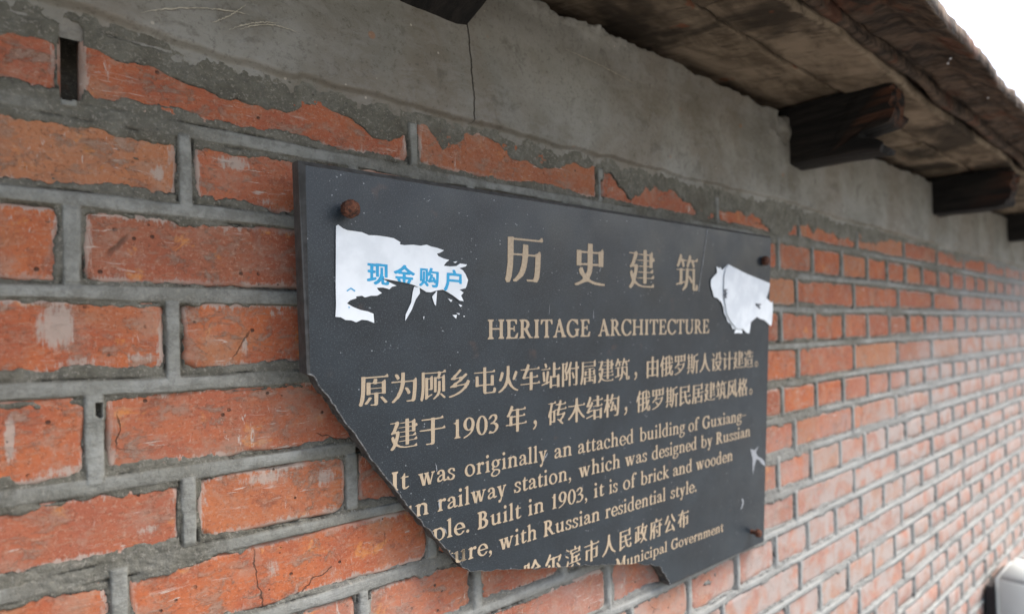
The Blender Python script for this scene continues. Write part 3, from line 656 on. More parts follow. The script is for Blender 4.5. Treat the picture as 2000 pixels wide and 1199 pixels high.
# ---- letter outlines and torn paper outlines, in the plane of the plaque
GLYPHS = {   # outlines of the letters, 200 units to the em
'历': [[13,-15,26,-14,35,6,42,46,44,87,47,90,87,90,90,88,90,83,84,51,74,26,68,18,53,2,43,-4,43,-7,46,-11,59,-11,92,11,102,27,110,45,118,85,120,89,123,90,157,89,154,33,150,8,145,-1,139,-2,114,-1,112,-3,112,-5,116,-9,147,-9,153,-11,164,-11,170,-7,177,8,182,44,185,99,181,110,176,109,166,101,160,100,155,96,121,96,119,99,119,132,96,134,93,132,91,102,89,97,47,96,45,99,45,144,46,147,49,148,193,148,196,150,196,156,192,165,188,164,176,155,49,155,42,159,17,157,16,61,9,10,4,-3,8,-8,9,-12]],
'史': [[11,-12,25,-12,65,1,78,4,89,4,117,-5,141,-9,164,-11,192,-11,195,-7,194,-4,133,3,111,9,99,14,96,18,110,42,116,73,151,74,158,70,183,71,184,137,180,147,175,146,164,136,156,136,152,133,117,133,115,136,114,166,88,167,85,164,85,136,83,133,49,133,43,136,19,136,18,132,18,71,43,70,49,74,82,74,84,72,85,68,81,48,74,37,69,38,63,45,54,64,40,64,36,58,31,56,38,38,44,31,49,29,56,22,56,15,37,4,8,-5,8,-8],[48,81,46,84,47,125,84,126,84,83],[117,81,115,84,116,125,152,126,153,83]],
'建': [[15,-12,24,-12,35,-4,44,7,48,10,76,-2,113,-7,189,-7,192,-5,192,1,187,11,171,-1,107,0,77,8,56,22,55,28,67,66,71,92,64,99,44,97,63,132,69,148,62,157,53,157,39,151,11,151,8,149,11,146,39,146,42,143,24,103,13,89,13,85,16,83,22,82,28,85,42,85,45,87,46,86,44,66,39,53,37,54,30,69,21,69,18,64,14,62,19,42,28,24,24,14,9,-5,9,-7],[113,10,134,11,135,31,137,34,189,34,192,36,192,43,188,52,169,38,138,38,135,41,135,58,137,61,182,61,185,63,185,70,180,80,162,65,138,65,135,68,135,86,137,89,153,89,159,85,179,86,180,114,194,118,194,125,190,134,180,131,180,152,175,162,154,148,138,148,135,150,134,167,113,167,111,164,110,148,77,147,74,145,77,143,110,142,111,138,110,121,62,119,64,116,108,116,111,114,110,93,74,92,73,91,76,89,110,88,111,66,74,65,72,63,74,61,110,61,111,39,66,37,63,36,66,34,109,34,111,31,111,13],[137,93,135,96,136,115,155,116,156,94],[137,120,135,123,136,141,155,142,156,121]],
'筑': [[161,-12,167,-12,172,-9,189,-11,193,-8,197,6,197,10,191,17,187,20,181,20,179,18,177,-1,173,-2,170,0,169,7,167,101,151,101,143,98,114,98,108,101,90,101,87,38,85,36,66,34,60,34,59,36,59,88,62,90,84,90,86,94,62,95,54,99,39,99,33,95,9,94,11,90,33,90,36,88,36,32,34,28,8,22,7,20,9,16,17,15,32,19,47,18,57,20,60,24,65,26,83,30,82,20,78,13,60,-5,63,-11,72,-11,86,-1,91,1,97,6,109,32,110,49,113,55,134,28,147,29,148,-2,153,-9],[146,40,125,62,112,63,113,92,147,91,148,43],[62,105,72,106,78,114,73,127,71,134,73,137,98,138,101,140,98,142,74,143,69,146,53,147,53,152,56,161,48,169,38,169,20,132,20,127,9,112,16,106,29,108,43,130,48,134,52,130,59,108],[101,105,109,106,124,131,132,136,137,130,148,108,151,105,156,106,166,114,158,127,157,136,191,138,192,146,189,155,184,154,170,143,159,143,154,146,144,146,134,143,132,144,131,147,134,161,128,167,116,168,99,129,99,125,93,115]],
'H': [[8,-1,56,0,56,7,45,17,45,62,48,64,108,63,109,17,98,6,98,0,145,-1,146,7,135,17,135,114,136,117,146,125,146,133,98,133,98,125,109,116,108,74,48,74,45,76,45,116,56,125,56,133,8,133,8,125,18,117,19,114,19,17,8,6]],
'E': [[8,-1,103,-1,107,0,115,35,114,37,104,37,85,8,55,8,45,17,46,63,74,63,75,50,83,49,85,52,84,87,75,87,74,74,45,75,45,117,55,124,82,123,95,100,104,99,104,122,102,132,97,134,8,133,8,125,18,117,19,114,19,17,8,6]],
'R': [[8,-1,56,0,56,7,45,17,45,59,47,61,50,61,54,56,98,-1,135,0,134,5,116,9,113,11,79,65,94,80,99,94,99,102,95,113,91,118,80,127,68,132,58,134,8,133,8,125,18,117,19,114,19,17,8,6],[50,70,45,73,45,116,51,122,54,122,61,119,67,114,72,102,72,94,66,79,58,73]],
'I': [[12,-1,58,0,58,7,49,15,49,18,49,116,59,126,58,133,12,133,12,125,21,117,21,114,21,17,11,7]],
'T': [[38,-1,86,0,86,7,75,17,75,123,96,123,110,97,119,97,120,117,118,133,5,133,4,111,5,97,14,97,28,123,48,123,49,17,38,6]],
'A': [[3,-1,42,-1,42,5,35,12,43,37,47,39,82,38,92,12,89,7,90,-1,135,0,134,7,126,14,120,17,74,138,63,138,51,125,54,117,52,111,22,17,3,7],[48,49,48,52,50,60,62,94,78,50]],
'G': [[58,-4,84,-4,107,5,128,5,129,44,138,53,139,59,137,61,92,61,92,53,102,44,102,22,92,12,84,8,78,6,66,8,48,20,38,36,33,50,30,62,30,79,37,102,49,118,61,125,71,126,87,119,100,107,107,106,117,92,125,92,126,109,122,133,96,133,81,136,55,135,35,126,29,122,19,112,9,96,4,77,4,57,6,43,10,35,17,23,31,8,46,0]],
'C': [[58,-4,84,-4,98,0,110,6,115,6,127,23,129,30,125,34,122,35,115,31,108,31,103,23,92,12,79,6,66,8,51,17,38,36,30,62,30,79,37,102,49,118,61,125,71,126,87,119,100,107,107,106,117,92,125,92,126,109,122,133,96,133,81,136,55,135,35,126,29,122,19,112,9,96,4,77,4,57,6,43,10,35,17,23,31,8,46,0]],
'U': [[53,-4,78,-4,94,0,110,8,120,20,126,37,126,55,121,59,121,116,134,125,134,133,95,133,96,125,109,116,109,58,103,52,102,32,96,18,88,10,78,8,66,9,58,13,49,21,44,36,45,42,45,116,56,125,56,133,8,133,8,125,19,116,19,41,23,18,27,11,35,3,43,-1]],
'原': [[106,-15,117,-15,126,-9,129,53,149,54,157,50,174,50,177,52,177,123,173,133,150,119,123,119,121,120,120,123,123,135,118,140,103,141,100,139,99,130,93,119,81,119,76,122,57,122,54,120,54,52,57,50,74,50,82,54,103,52,104,-3,100,-6,81,-6,78,-8,81,-12,101,-13],[13,-11,26,-10,39,23,45,63,48,146,191,146,194,148,194,154,190,164,185,163,173,154,51,154,43,157,23,157,20,61,16,35,10,8,5,-1],[171,-5,180,-5,187,-1,187,2,184,6,157,34,144,34,141,32,142,29],[48,-4,59,-2,84,26,87,33,78,36,69,36,54,16,41,3,42,0],[81,58,79,62,79,81,81,84,148,84,152,82,152,61,150,58,131,58,123,61,107,61,101,58],[81,88,79,92,79,111,81,114,96,114,103,110,117,110,123,114,149,114,152,112,152,91,150,88]],
'为': [[153,-12,163,-12,168,-9,174,-2,177,10,184,73,185,119,182,128,180,131,179,131,166,121,156,116,103,116,101,119,102,165,99,167,80,167,78,164,77,129,74,117,14,116,11,114,12,110,14,109,72,109,75,106,66,70,57,51,48,37,47,31,26,9,12,-3,17,-9,29,-9,54,12,59,13,69,25,81,43,91,65,103,108,156,109,159,106,157,62,155,33,150,5,144,-2,114,-3,112,-4,115,-10,148,-10],[123,35,132,36,141,45,127,68,117,76,106,76,101,71,116,50,118,42],[50,126,59,127,67,135,67,137,56,156,48,159,40,159,34,155,34,152]],
'顾': [[15,-16,22,-16,23,-14,29,1,34,24,37,67,38,149,42,150,135,149,136,147,134,135,129,123,122,126,108,126,105,124,105,33,109,31,122,31,125,33,126,116,131,117,136,114,147,114,152,117,162,118,165,117,166,114,166,33,169,31,184,31,187,33,188,36,187,128,182,137,164,123,152,123,150,127,159,149,193,151,194,159,190,168,185,167,171,155,157,155,149,159,138,159,132,155,41,156,34,160,17,159,16,56,12,22,6,-4,10,-13],[101,-12,109,-12,122,-4,132,4,139,6,148,20,155,44,155,96,153,99,138,99,135,97,135,48,130,25,121,11,112,2,98,-8],[180,-11,187,-11,191,-7,191,-4,161,21,153,21,150,16],[43,-9,49,-9,59,-4,65,3,93,17,93,21,88,22,67,14,63,14,62,17,63,113,66,115,74,115,77,112,77,57,75,55,66,55,65,52,67,50,81,48,90,48,94,50,97,59,98,124,93,136,74,121,65,121,59,125,44,125,41,123,41,8,39,-1]],
'乡': [[18,-11,31,-11,54,-6,94,6,122,20,140,34,148,36,168,59,179,81,178,84,168,91,158,91,148,74,138,71,134,68,79,64,76,64,75,68,78,72,99,84,107,85,117,92,123,99,151,119,159,126,159,129,153,134,142,134,120,117,108,117,98,116,94,113,87,111,68,112,69,118,113,156,112,159,105,164,97,164,67,136,62,131,56,131,49,124,42,116,31,109,30,103,34,100,44,101,51,99,58,99,75,105,91,106,95,106,96,101,90,94,72,83,62,81,51,75,46,68,24,58,24,53,27,50,46,52,53,50,72,51,78,56,119,60,135,60,136,54,121,38,95,21,58,6,16,-3,14,-5]],
'屯': [[98,-11,109,-11,114,-9,168,-9,182,-11,192,-4,196,15,190,23,183,26,174,25,171,5,164,-2,119,-2,114,0,111,6,113,44,147,45,153,41,172,41,175,42,176,46,176,107,173,110,153,110,150,108,149,52,112,53,111,128,114,130,184,130,186,132,186,138,182,148,164,136,113,136,111,139,111,166,89,167,86,164,86,139,84,136,14,136,10,134,11,131,13,130,86,129,86,53,49,52,47,108,44,110,26,110,23,107,23,44,24,42,27,41,44,41,51,45,85,44,86,5,89,-4]],
'火': [[17,-12,25,-12,45,-4,70,14,75,16,86,28,98,48,118,21,124,19,141,5,160,-5,177,-11,187,-11,191,-6,190,-3,177,1,158,11,143,24,131,39,130,44,117,68,110,89,112,121,111,166,87,165,85,106,77,66,62,33,40,11,12,-5,12,-7],[26,65,37,66,51,90,60,118,53,126,39,127,36,125,24,86,18,75,18,73],[147,65,158,66,177,101,183,118,173,127,163,127,161,125,145,90,139,73]],
'车': [[98,-16,122,-15,124,26,191,26,194,28,194,34,188,45,172,33,123,34,124,71,173,71,176,73,176,79,171,90,155,78,124,78,122,109,120,112,97,111,95,78,56,78,55,82,75,115,81,124,90,129,187,129,190,131,190,137,185,147,168,135,90,135,88,138,89,147,95,160,84,169,74,169,71,166,59,139,49,135,13,135,11,134,10,131,13,129,52,127,52,123,46,111,35,93,32,85,26,78,28,71,38,66,50,66,58,71,95,71,96,35,92,32,11,32,8,29,11,26,94,26,96,23,96,-13]],
'站': [[91,-16,110,-16,112,-14,113,-5,117,-2,161,-3,164,-5,164,-13,166,-15,186,-15,189,-13,189,74,183,83,162,69,148,69,146,113,149,116,195,116,197,118,197,125,192,135,177,123,148,123,146,166,144,169,124,169,121,167,121,70,115,69,109,72,90,72,89,36,87,34,72,32,71,36,83,102,79,109,63,110,60,104,48,26,7,14,9,8,18,8,46,15,68,16,75,22,87,25,89,22,89,-13],[115,4,112,8,113,61,118,62,124,59,142,59,149,62,162,62,163,5],[26,34,39,34,44,36,46,41,41,84,37,105,34,107,21,106,16,99,24,37],[8,120,92,120,95,122,95,128,90,138,74,126,9,126,6,124],[45,133,55,133,58,137,64,141,57,159,53,166,42,166,35,160]],
'附': [[15,-16,31,-16,34,-14,35,31,49,31,61,29,69,35,72,42,73,55,70,78,76,79,82,85,84,82,84,-13,87,-15,104,-14,105,108,107,111,156,110,156,-3,153,-5,136,-5,133,-7,136,-11,153,-11,159,-15,169,-14,175,-9,179,-1,179,108,181,111,194,111,196,116,196,120,192,130,182,123,179,123,177,164,159,165,156,163,155,119,107,119,105,120,105,124,117,159,109,167,100,167,82,125,69,104,67,96,63,94,59,96,58,102,74,153,74,160,70,169,66,169,59,162,48,156,36,156,31,160,13,159,12,-12],[35,37,34,147,36,150,48,150,51,149,51,146,41,115,39,99,51,70,52,47,49,38],[132,38,141,38,148,47,142,64,132,85,129,87,122,87,115,78]],
'属': [[48,-16,66,-16,68,3,69,5,99,6,107,4,122,4,127,7,141,9,148,0,157,1,160,3,159,5,147,22,137,22,134,12,126,13,125,31,126,33,129,34,159,34,162,32,162,-7,159,-9,146,-9,146,-12,159,-13,167,-15,175,-15,181,-12,184,-7,184,41,180,52,175,51,160,38,128,38,125,41,125,53,127,56,151,56,157,53,175,53,175,88,170,98,149,83,128,83,125,85,126,101,162,105,162,108,153,109,129,105,122,107,107,107,101,103,55,100,57,99,99,100,103,99,104,86,102,83,79,83,73,86,56,86,55,57,56,54,59,52,73,53,79,56,102,56,104,53,104,41,102,38,99,38,71,38,64,41,47,40,46,-12],[16,-15,24,-14,32,3,40,27,46,74,47,120,154,121,162,118,179,118,181,121,181,159,177,170,156,155,51,155,43,159,24,157,22,57,12,8,7,-3],[68,9,69,33,103,32,102,11],[78,59,76,62,78,79,103,79,102,59],[127,59,125,62,126,79,153,79,152,59],[48,126,46,131,46,148,48,151,154,151,159,149,159,129,157,126]],
'，': [[32,-21,49,-12,57,-4,62,6,66,22,65,34,61,41,54,46,48,47,42,46,34,37,34,31,36,24,43,19,52,18,47,4,39,-4,28,-11]],
'由': [[20,-16,41,-16,43,-2,47,0,83,0,91,-4,109,-4,116,0,154,0,157,-2,159,-14,181,-14,182,-11,182,128,179,139,174,138,167,132,155,125,115,125,113,128,112,166,89,167,86,164,85,126,46,125,39,129,19,128,18,124,18,-12],[45,8,42,12,43,59,85,59,86,9],[115,8,112,12,113,59,156,59,157,9],[45,66,42,71,43,116,85,117,86,68],[115,66,112,71,113,116,156,117,157,68]],
'俄': [[28,-16,46,-16,49,-14,49,44,54,39,77,44,82,43,82,42,82,-3,79,-5,62,-5,61,-10,80,-11,87,-15,100,-11,104,-7,105,1,105,49,108,52,131,59,134,57,137,28,121,11,110,3,110,-2,113,-5,120,-5,142,11,152,-6,157,-11,183,-15,191,-9,194,-2,196,16,193,25,185,31,178,30,176,2,172,-2,165,8,160,29,161,34,165,36,176,53,185,75,177,82,168,82,156,61,154,64,151,93,154,96,190,96,192,98,192,105,187,115,172,103,152,104,150,114,149,166,128,165,129,105,126,103,109,102,106,103,105,106,105,144,124,152,125,154,122,158,113,159,96,156,84,152,79,146,59,141,56,144,61,160,54,166,48,168,43,166,32,138,4,86,10,70,15,70,23,80,26,80,26,-12],[50,47,49,95,81,96,82,55],[106,62,106,95,127,96,130,91,132,66],[50,103,49,123,53,134,82,138,82,104],[175,118,181,118,188,128,176,153,173,156,161,156,158,152,166,137,171,121]],
'罗': [[21,-12,28,-12,53,-7,90,5,99,6,104,8,106,13,115,17,137,33,148,44,152,46,158,51,170,77,170,84,165,93,154,85,146,84,141,80,87,80,84,81,84,84,90,97,86,104,88,107,91,108,108,107,114,104,129,104,137,108,157,107,163,104,181,104,182,161,178,171,157,156,136,156,128,160,114,160,107,156,89,156,82,160,68,160,61,156,43,156,37,160,18,159,18,105,37,104,43,107,62,107,70,102,63,88,49,74,20,54,23,48,34,49,66,70,82,70,87,74,141,74,143,72,144,69,143,64,132,48,109,28,106,29,104,34,99,39,93,41,76,54,69,55,65,53,63,50,89,25,89,16,55,3,20,-5,18,-8],[42,113,40,116,41,149,64,149,64,114],[88,113,86,116,87,149,110,149,111,114],[135,113,133,116,133,149,159,149,159,114]],
'斯': [[97,-17,104,-17,112,-6,121,11,129,39,131,61,131,87,134,90,151,90,154,88,154,-14,158,-16,172,-16,175,-14,175,88,178,90,195,91,196,99,191,108,178,99,172,101,158,101,151,98,133,98,131,138,135,142,185,156,187,159,183,164,173,164,133,149,122,150,115,149,111,146,109,138,99,138,96,138,95,141,94,165,76,166,74,163,73,139,49,138,46,138,45,141,44,165,27,166,24,163,23,139,8,137,6,135,8,131,21,131,24,129,24,47,22,43,6,42,4,38,22,36,28,32,42,33,49,36,71,36,77,33,92,33,97,36,104,36,105,31,101,18,95,2,88,-8],[18,-10,27,-10,38,-2,49,20,49,22,43,24,39,29,31,27,26,13,13,-3,13,-6],[78,-2,84,-2,92,5,92,8,84,22,77,24,66,22,65,20],[47,43,45,46,46,69,72,69,73,44],[97,43,95,47,95,128,97,131,107,131,109,130,110,127,109,51,106,43],[47,75,45,78,46,101,73,100,72,76],[47,106,45,109,46,131,73,130,72,107]],
'人': [[16,-11,27,-11,48,4,55,6,69,19,81,36,101,75,121,36,138,14,145,12,154,3,176,-10,187,-10,190,-7,191,-3,190,-1,169,13,151,33,149,39,129,72,120,96,114,122,111,167,87,166,84,121,74,80,62,53,44,30,44,25,39,19,11,-3,11,-5]],
'设': [[72,-12,85,-11,116,1,129,4,171,-11,189,-12,191,-8,190,-5,161,5,149,12,148,14,148,22,158,32,162,33,176,55,182,73,182,82,179,90,174,89,164,81,157,80,152,76,107,76,102,80,88,80,82,76,73,76,72,70,81,66,88,48,94,39,112,22,112,17,108,10,93,3,69,-6,69,-9],[33,-10,42,-9,55,1,58,7,81,25,79,29,74,31,68,31,60,25,57,25,56,106,52,116,29,101,7,101,4,98,6,95,28,95,31,93,31,11,26,-1,29,-7],[128,31,119,38,111,49,106,56,104,67,154,68,155,64,151,52,143,40],[72,89,84,89,104,100,111,109,115,120,117,132,118,148,121,150,139,150,142,148,143,109,144,102,148,97,155,94,163,94,171,97,192,98,194,107,189,116,171,103,168,106,167,162,164,172,160,171,152,164,139,158,121,158,114,161,95,161,90,117,85,108,69,95,69,92],[51,128,60,128,65,133,64,137,41,159,28,159,25,157,26,154]],
'计': [[122,-16,143,-16,146,-14,147,89,193,90,196,93,196,99,192,108,177,98,147,99,146,164,143,167,123,167,120,165,119,99,73,97,70,94,71,91,73,90,117,90,120,88,120,-12],[36,-10,44,-10,49,-8,60,1,63,7,87,26,86,31,82,32,76,32,64,25,62,26,61,106,57,116,34,101,7,101,4,98,6,94,33,94,36,92,36,17,35,8,30,0],[55,128,65,128,69,133,69,136,44,159,31,159,28,154]],
'造': [[15,-10,23,-10,35,2,46,5,52,5,65,-2,77,-6,101,-9,183,-7,192,-6,195,0,188,12,172,0,138,-2,102,-2,78,1,55,14,54,92,48,102,30,88,9,87,6,85,8,81,29,81,32,78,32,15,10,-1,10,-4],[76,19,92,19,99,22,152,22,158,19,176,19,177,76,174,85,169,84,152,71,98,71,92,75,75,74,74,23],[97,28,95,32,96,66,154,65,154,28],[117,91,134,91,141,95,192,96,194,104,189,113,172,100,141,100,138,102,138,132,183,134,185,136,185,142,181,152,176,151,163,139,140,139,138,142,137,166,118,167,115,164,114,140,101,139,98,141,98,146,102,159,95,165,84,164,69,129,63,118,71,111,78,110,91,129,100,134,113,134,115,131,115,102,112,100,61,100,58,97,61,95,112,95],[41,124,50,125,54,129,54,131,30,156,20,156,17,150]],
'。': [[37,-12,48,-11,56,-7,64,1,69,12,69,27,64,35,55,44,42,49,30,47,21,43,13,35,9,23,9,12,14,0,25,-9],[38,-2,24,4,19,13,19,22,26,34,41,39,50,36,56,30,59,24,59,14,52,3,45,-1]],
'于': [[91,-14,104,-12,110,-9,114,-4,116,77,191,78,194,80,194,87,189,96,173,85,118,85,115,87,116,141,178,143,180,145,180,151,175,161,159,150,118,150,112,154,93,154,86,150,23,150,20,148,21,144,23,143,86,142,89,140,87,86,9,85,7,84,6,81,9,78,88,76,89,0,82,-4,53,-3,51,-6,55,-11,86,-11]],
'1': [[22,0,67,1,67,5,57,12,55,16,54,127,33,126,32,110,18,104,12,104,31,94,32,92,32,16,29,11,22,5]],
'9': [[8,-6,13,-6,30,0,60,17,74,30,82,43,91,72,91,93,87,105,81,116,75,122,63,129,53,131,43,131,29,127,14,115,8,103,5,93,5,77,10,63,18,53,25,48,40,41,56,41,64,43,58,30,49,21,31,11,10,2,6,-2],[48,48,41,51,37,55,33,62,29,77,29,97,31,107,39,119,48,124,54,122,61,115,66,102,68,93,67,77,65,66,57,53]],
'0': [[42,-2,57,-2,62,-1,70,3,80,13,90,31,95,53,94,83,86,105,72,123,60,130,54,131,40,130,28,123,22,118,13,103,8,89,5,76,5,53,11,30,20,13,30,3],[50,4,44,7,39,13,31,32,29,47,29,79,33,100,38,113,45,122,51,124,59,117,67,100,71,81,71,48,69,32,64,18,57,8]],
'3': [[11,-1,41,-1,49,1,66,11,78,23,81,28,84,37,84,48,82,54,67,68,52,73,68,89,74,98,75,107,72,120,66,126,60,129,44,131,23,126,12,118,2,102,3,100,12,100,19,103,35,121,42,121,50,116,54,106,54,97,51,90,37,76,22,72,18,69,18,66,21,64,32,65,45,62,58,51,62,41,60,25,51,13,43,8,31,8,27,10,25,14,19,17,15,17,8,12,6,9,7,6,4,3,5,0]],
'年': [[100,-16,119,-16,122,-14,124,33,196,35,196,43,192,52,176,41,126,41,123,44,124,88,178,89,181,90,181,93,181,98,176,107,160,95,124,96,123,132,183,134,186,136,186,143,181,152,164,140,126,140,118,144,101,144,94,140,68,140,66,147,72,161,62,169,52,169,49,165,37,140,26,122,24,116,11,101,18,94,28,94,33,97,37,97,37,43,34,41,7,41,5,36,8,34,34,34,42,30,59,30,66,34,96,33,98,-13],[65,41,62,46,63,87,96,88,97,43],[65,95,60,99,41,99,39,101,58,129,69,134,96,133,97,96]],
'砖': [[150,-12,158,-12,163,-6,144,10,144,19,154,31,160,33,168,43,171,50,181,61,181,68,177,77,167,70,153,70,148,66,119,66,117,68,116,72,123,91,130,96,194,98,195,105,190,115,173,103,131,103,128,106,133,126,141,134,187,134,189,142,185,152,180,151,169,141,141,141,139,143,139,149,142,161,137,167,123,167,120,163,116,147,110,142,84,141,81,139,83,134,111,132,111,127,104,107,98,103,75,102,70,96,60,96,54,93,44,92,41,93,40,97,50,131,51,144,56,147,82,148,84,156,80,165,75,164,62,153,52,153,47,156,34,156,27,153,8,152,7,150,8,148,27,147,30,144,24,112,4,65,8,51,17,51,19,49,19,-5,37,-6,39,10,41,12,54,12,61,9,77,10,78,94,81,96,97,96,99,95,100,92,91,63,92,59,99,55,113,55,121,59,148,59,151,57,151,49,141,38,129,28,127,24,123,24,111,31,102,31,99,27,125,8,128,2,133,-2,142,-6],[41,19,39,23,39,82,42,86,55,86,57,82,57,21,54,19]],
'木': [[90,-16,109,-16,112,-14,113,70,157,25,174,12,178,10,188,10,193,17,168,38,146,61,131,81,120,103,121,106,123,107,190,108,192,110,192,116,189,125,184,124,172,115,123,115,114,119,112,164,109,167,91,167,88,165,86,119,77,115,12,115,9,112,9,109,12,108,79,106,79,101,56,63,28,34,6,17,13,9,22,9,49,30,66,48,76,55,83,66,87,68,88,-13]],
'结': [[88,-16,109,-16,111,-14,112,-5,116,-4,157,-4,160,-6,160,-13,162,-15,184,-14,185,63,180,72,166,62,157,58,114,58,108,61,91,61,42,57,41,61,43,65,51,70,72,96,81,115,74,121,72,126,63,126,49,104,42,104,38,100,33,101,51,132,61,156,52,166,41,166,38,164,22,128,13,113,12,108,4,97,6,91,15,88,28,88,37,92,40,92,40,87,34,80,28,76,19,65,18,60,7,49,6,45,10,41,28,40,39,43,43,47,85,55,86,23,84,21,74,21,6,7,4,5,4,1,6,-1,14,-1,84,14,86,12,86,-13],[113,3,111,7,112,50,159,51,159,4],[125,81,146,81,152,85,189,86,190,94,185,103,169,91,150,92,149,126,149,129,152,130,192,131,194,138,190,148,185,147,174,138,151,138,149,141,148,167,126,169,123,166,121,138,77,136,76,132,78,130,119,130,122,127,122,93,84,91,81,89,82,86,119,85]],
'构': [[37,-16,56,-16,59,-14,59,69,62,67,64,60,71,59,74,60,80,70,74,84,69,88,59,103,59,117,78,118,77,110,71,98,79,89,88,89,93,94,107,119,117,125,164,125,167,122,165,54,159,3,153,-5,131,-5,128,-6,128,-9,134,-12,156,-13,167,-15,174,-12,179,-8,182,-2,186,16,190,57,192,134,189,145,184,144,177,138,165,131,116,131,114,136,120,160,113,167,101,167,98,165,84,128,62,126,59,129,58,166,54,168,36,166,35,132,33,128,8,126,5,124,7,119,31,119,34,116,21,76,5,39,9,26,19,25,32,47,35,49,35,-13],[141,26,152,27,159,36,155,52,142,78,132,79,125,72,131,53,130,48,109,44,107,46,121,77,127,98,118,107,107,107,86,50,79,38,80,33,87,30,98,30,105,32,111,37,130,41,136,39]],
'民': [[20,-16,32,-15,42,-11,48,-5,99,11,95,16,86,16,45,6,44,56,47,59,89,58,95,53,109,19,123,1,128,1,146,-9,167,-12,174,-12,182,-6,185,0,188,18,184,25,177,30,168,29,165,23,164,5,160,-1,158,-1,149,4,136,19,120,56,123,59,183,59,185,61,185,67,181,77,176,76,164,65,122,65,115,72,111,101,113,103,116,104,142,104,148,100,171,101,171,158,167,168,152,158,142,154,48,154,41,157,19,156,19,13,17,2,13,-5],[46,65,44,69,45,103,86,102,90,73,89,66],[46,110,44,114,44,144,46,147,141,148,145,145,145,113,143,110,114,110,107,114,91,114,84,110]],
'居': [[15,-16,25,-16,32,-3,42,27,46,48,48,70,49,75,53,76,99,76,102,75,102,72,102,48,100,45,82,45,76,49,54,47,54,-12,55,-16,77,-16,79,-14,79,-6,83,-5,149,-5,152,-6,155,-15,177,-14,177,49,174,59,169,58,162,52,150,45,130,45,128,48,128,73,131,76,190,76,192,78,192,84,190,92,188,95,186,94,171,83,130,83,128,86,127,108,128,111,131,112,153,112,159,109,181,110,181,158,177,168,173,167,166,161,153,154,53,154,46,157,24,156,22,58,17,28,6,-4],[81,1,79,6,79,36,81,39,99,39,107,35,124,35,131,39,149,39,152,37,152,4,150,1],[51,83,49,87,50,112,102,111,101,83],[51,118,49,122,49,144,51,147,152,148,156,145,156,121,154,118,131,118,123,121,106,121,99,118]],
'风': [[16,-16,26,-15,36,2,44,23,51,67,53,144,54,147,57,148,147,146,148,64,150,28,155,3,162,-9,166,-11,186,-14,192,-10,196,-3,199,14,196,25,189,31,182,31,179,29,179,16,175,22,173,47,171,107,172,159,168,170,144,155,57,155,49,159,27,157,26,68,19,26,8,-3],[128,10,140,11,147,21,141,31,141,36,116,71,131,101,137,122,128,130,118,129,100,92,94,94,75,117,64,117,58,115,59,109,87,75,87,68,76,46,49,19,49,16,55,11,66,12,83,27,86,28,103,47]],
'格': [[37,-16,57,-16,60,-14,60,69,62,69,67,64,74,64,81,71,81,74,60,98,60,113,64,115,71,114,73,106,81,100,89,100,100,111,103,111,111,104,120,93,120,87,114,81,104,74,95,72,88,69,85,63,69,55,73,50,85,51,87,49,88,-15,109,-16,111,-14,112,-5,116,-4,154,-4,157,-6,158,-13,160,-15,181,-14,181,51,183,54,191,54,194,60,184,66,179,71,166,74,155,82,151,87,152,95,155,99,160,101,171,116,180,138,179,149,174,158,152,143,131,143,128,145,128,149,132,161,125,167,112,167,98,142,96,134,87,123,63,121,60,124,59,166,56,168,36,166,35,127,33,123,8,121,5,119,6,116,8,115,32,115,34,111,25,81,4,35,10,24,19,24,32,45,35,47,35,-13],[113,3,111,6,112,47,156,48,157,4],[113,54,109,60,112,64,125,72,136,75,141,71,149,70,162,60,154,54],[133,107,126,112,120,121,118,127,119,132,131,137,152,137,154,133,148,119,142,112]],
't': [[35,-1,50,0,70,12,73,16,72,17,65,17,49,9,45,11,41,15,42,80,66,81,68,84,66,87,42,88,41,111,39,112,36,112,26,96,20,92,17,88,6,82,18,80,19,19,24,5,28,1]],
'w': [[40,-2,63,-2,62,4,70,50,72,52,88,-2,112,-2,111,5,132,73,143,80,146,83,146,87,114,87,114,83,121,76,106,24,89,78,92,82,92,87,53,87,53,83,63,73,54,29,40,76,45,83,45,87,3,87,3,83,16,73,38,0]],
'a': [[73,0,83,1,95,6,99,8,100,12,96,14,88,14,83,11,80,12,79,17,79,61,77,63,72,80,58,87,43,89,26,85,16,79,11,73,9,64,15,58,24,58,29,60,32,66,30,73,31,77,35,80,38,80,48,77,53,74,57,56,57,54,41,50,31,45,15,33,9,21,11,9,15,4,22,1,37,1,46,4,61,12,63,11,67,3],[36,11,29,15,26,21,26,28,29,34,43,42,57,45,57,20,42,11]],
's': [[33,-1,49,-1,62,3,70,11,74,20,74,24,71,31,65,37,32,56,29,62,29,70,31,74,36,77,48,81,52,79,55,68,59,63,65,60,73,60,75,64,69,83,62,84,52,87,37,89,22,85,13,79,10,75,9,70,14,58,23,51,46,38,55,28,54,21,50,14,42,8,33,6,24,10,19,27,9,30,2,29,7,3,13,3,15,5]],
'o': [[45,-4,63,-4,82,4,93,15,100,27,102,47,96,67,84,81,68,89,47,90,31,85,17,74,13,68,6,53,6,33,16,14,28,3],[56,4,46,8,38,16,30,31,28,41,28,59,31,69,38,78,47,82,52,82,60,79,71,69,77,57,81,41,80,23,76,14,65,5]],
'r': [[8,0,52,1,52,5,41,16,41,60,53,76,57,69,62,66,71,66,75,68,79,72,80,78,78,82,74,87,66,89,51,85,42,79,41,89,37,90,29,88,20,87,18,84,7,80,7,75,18,76,19,73,19,16,8,5]],
'i': [[8,0,52,1,52,5,41,16,40,90,20,87,18,84,6,79,7,75,18,76,19,73,19,16,8,5],[25,111,30,111,37,114,41,120,40,130,33,136,23,136,15,129,14,124,16,117]],
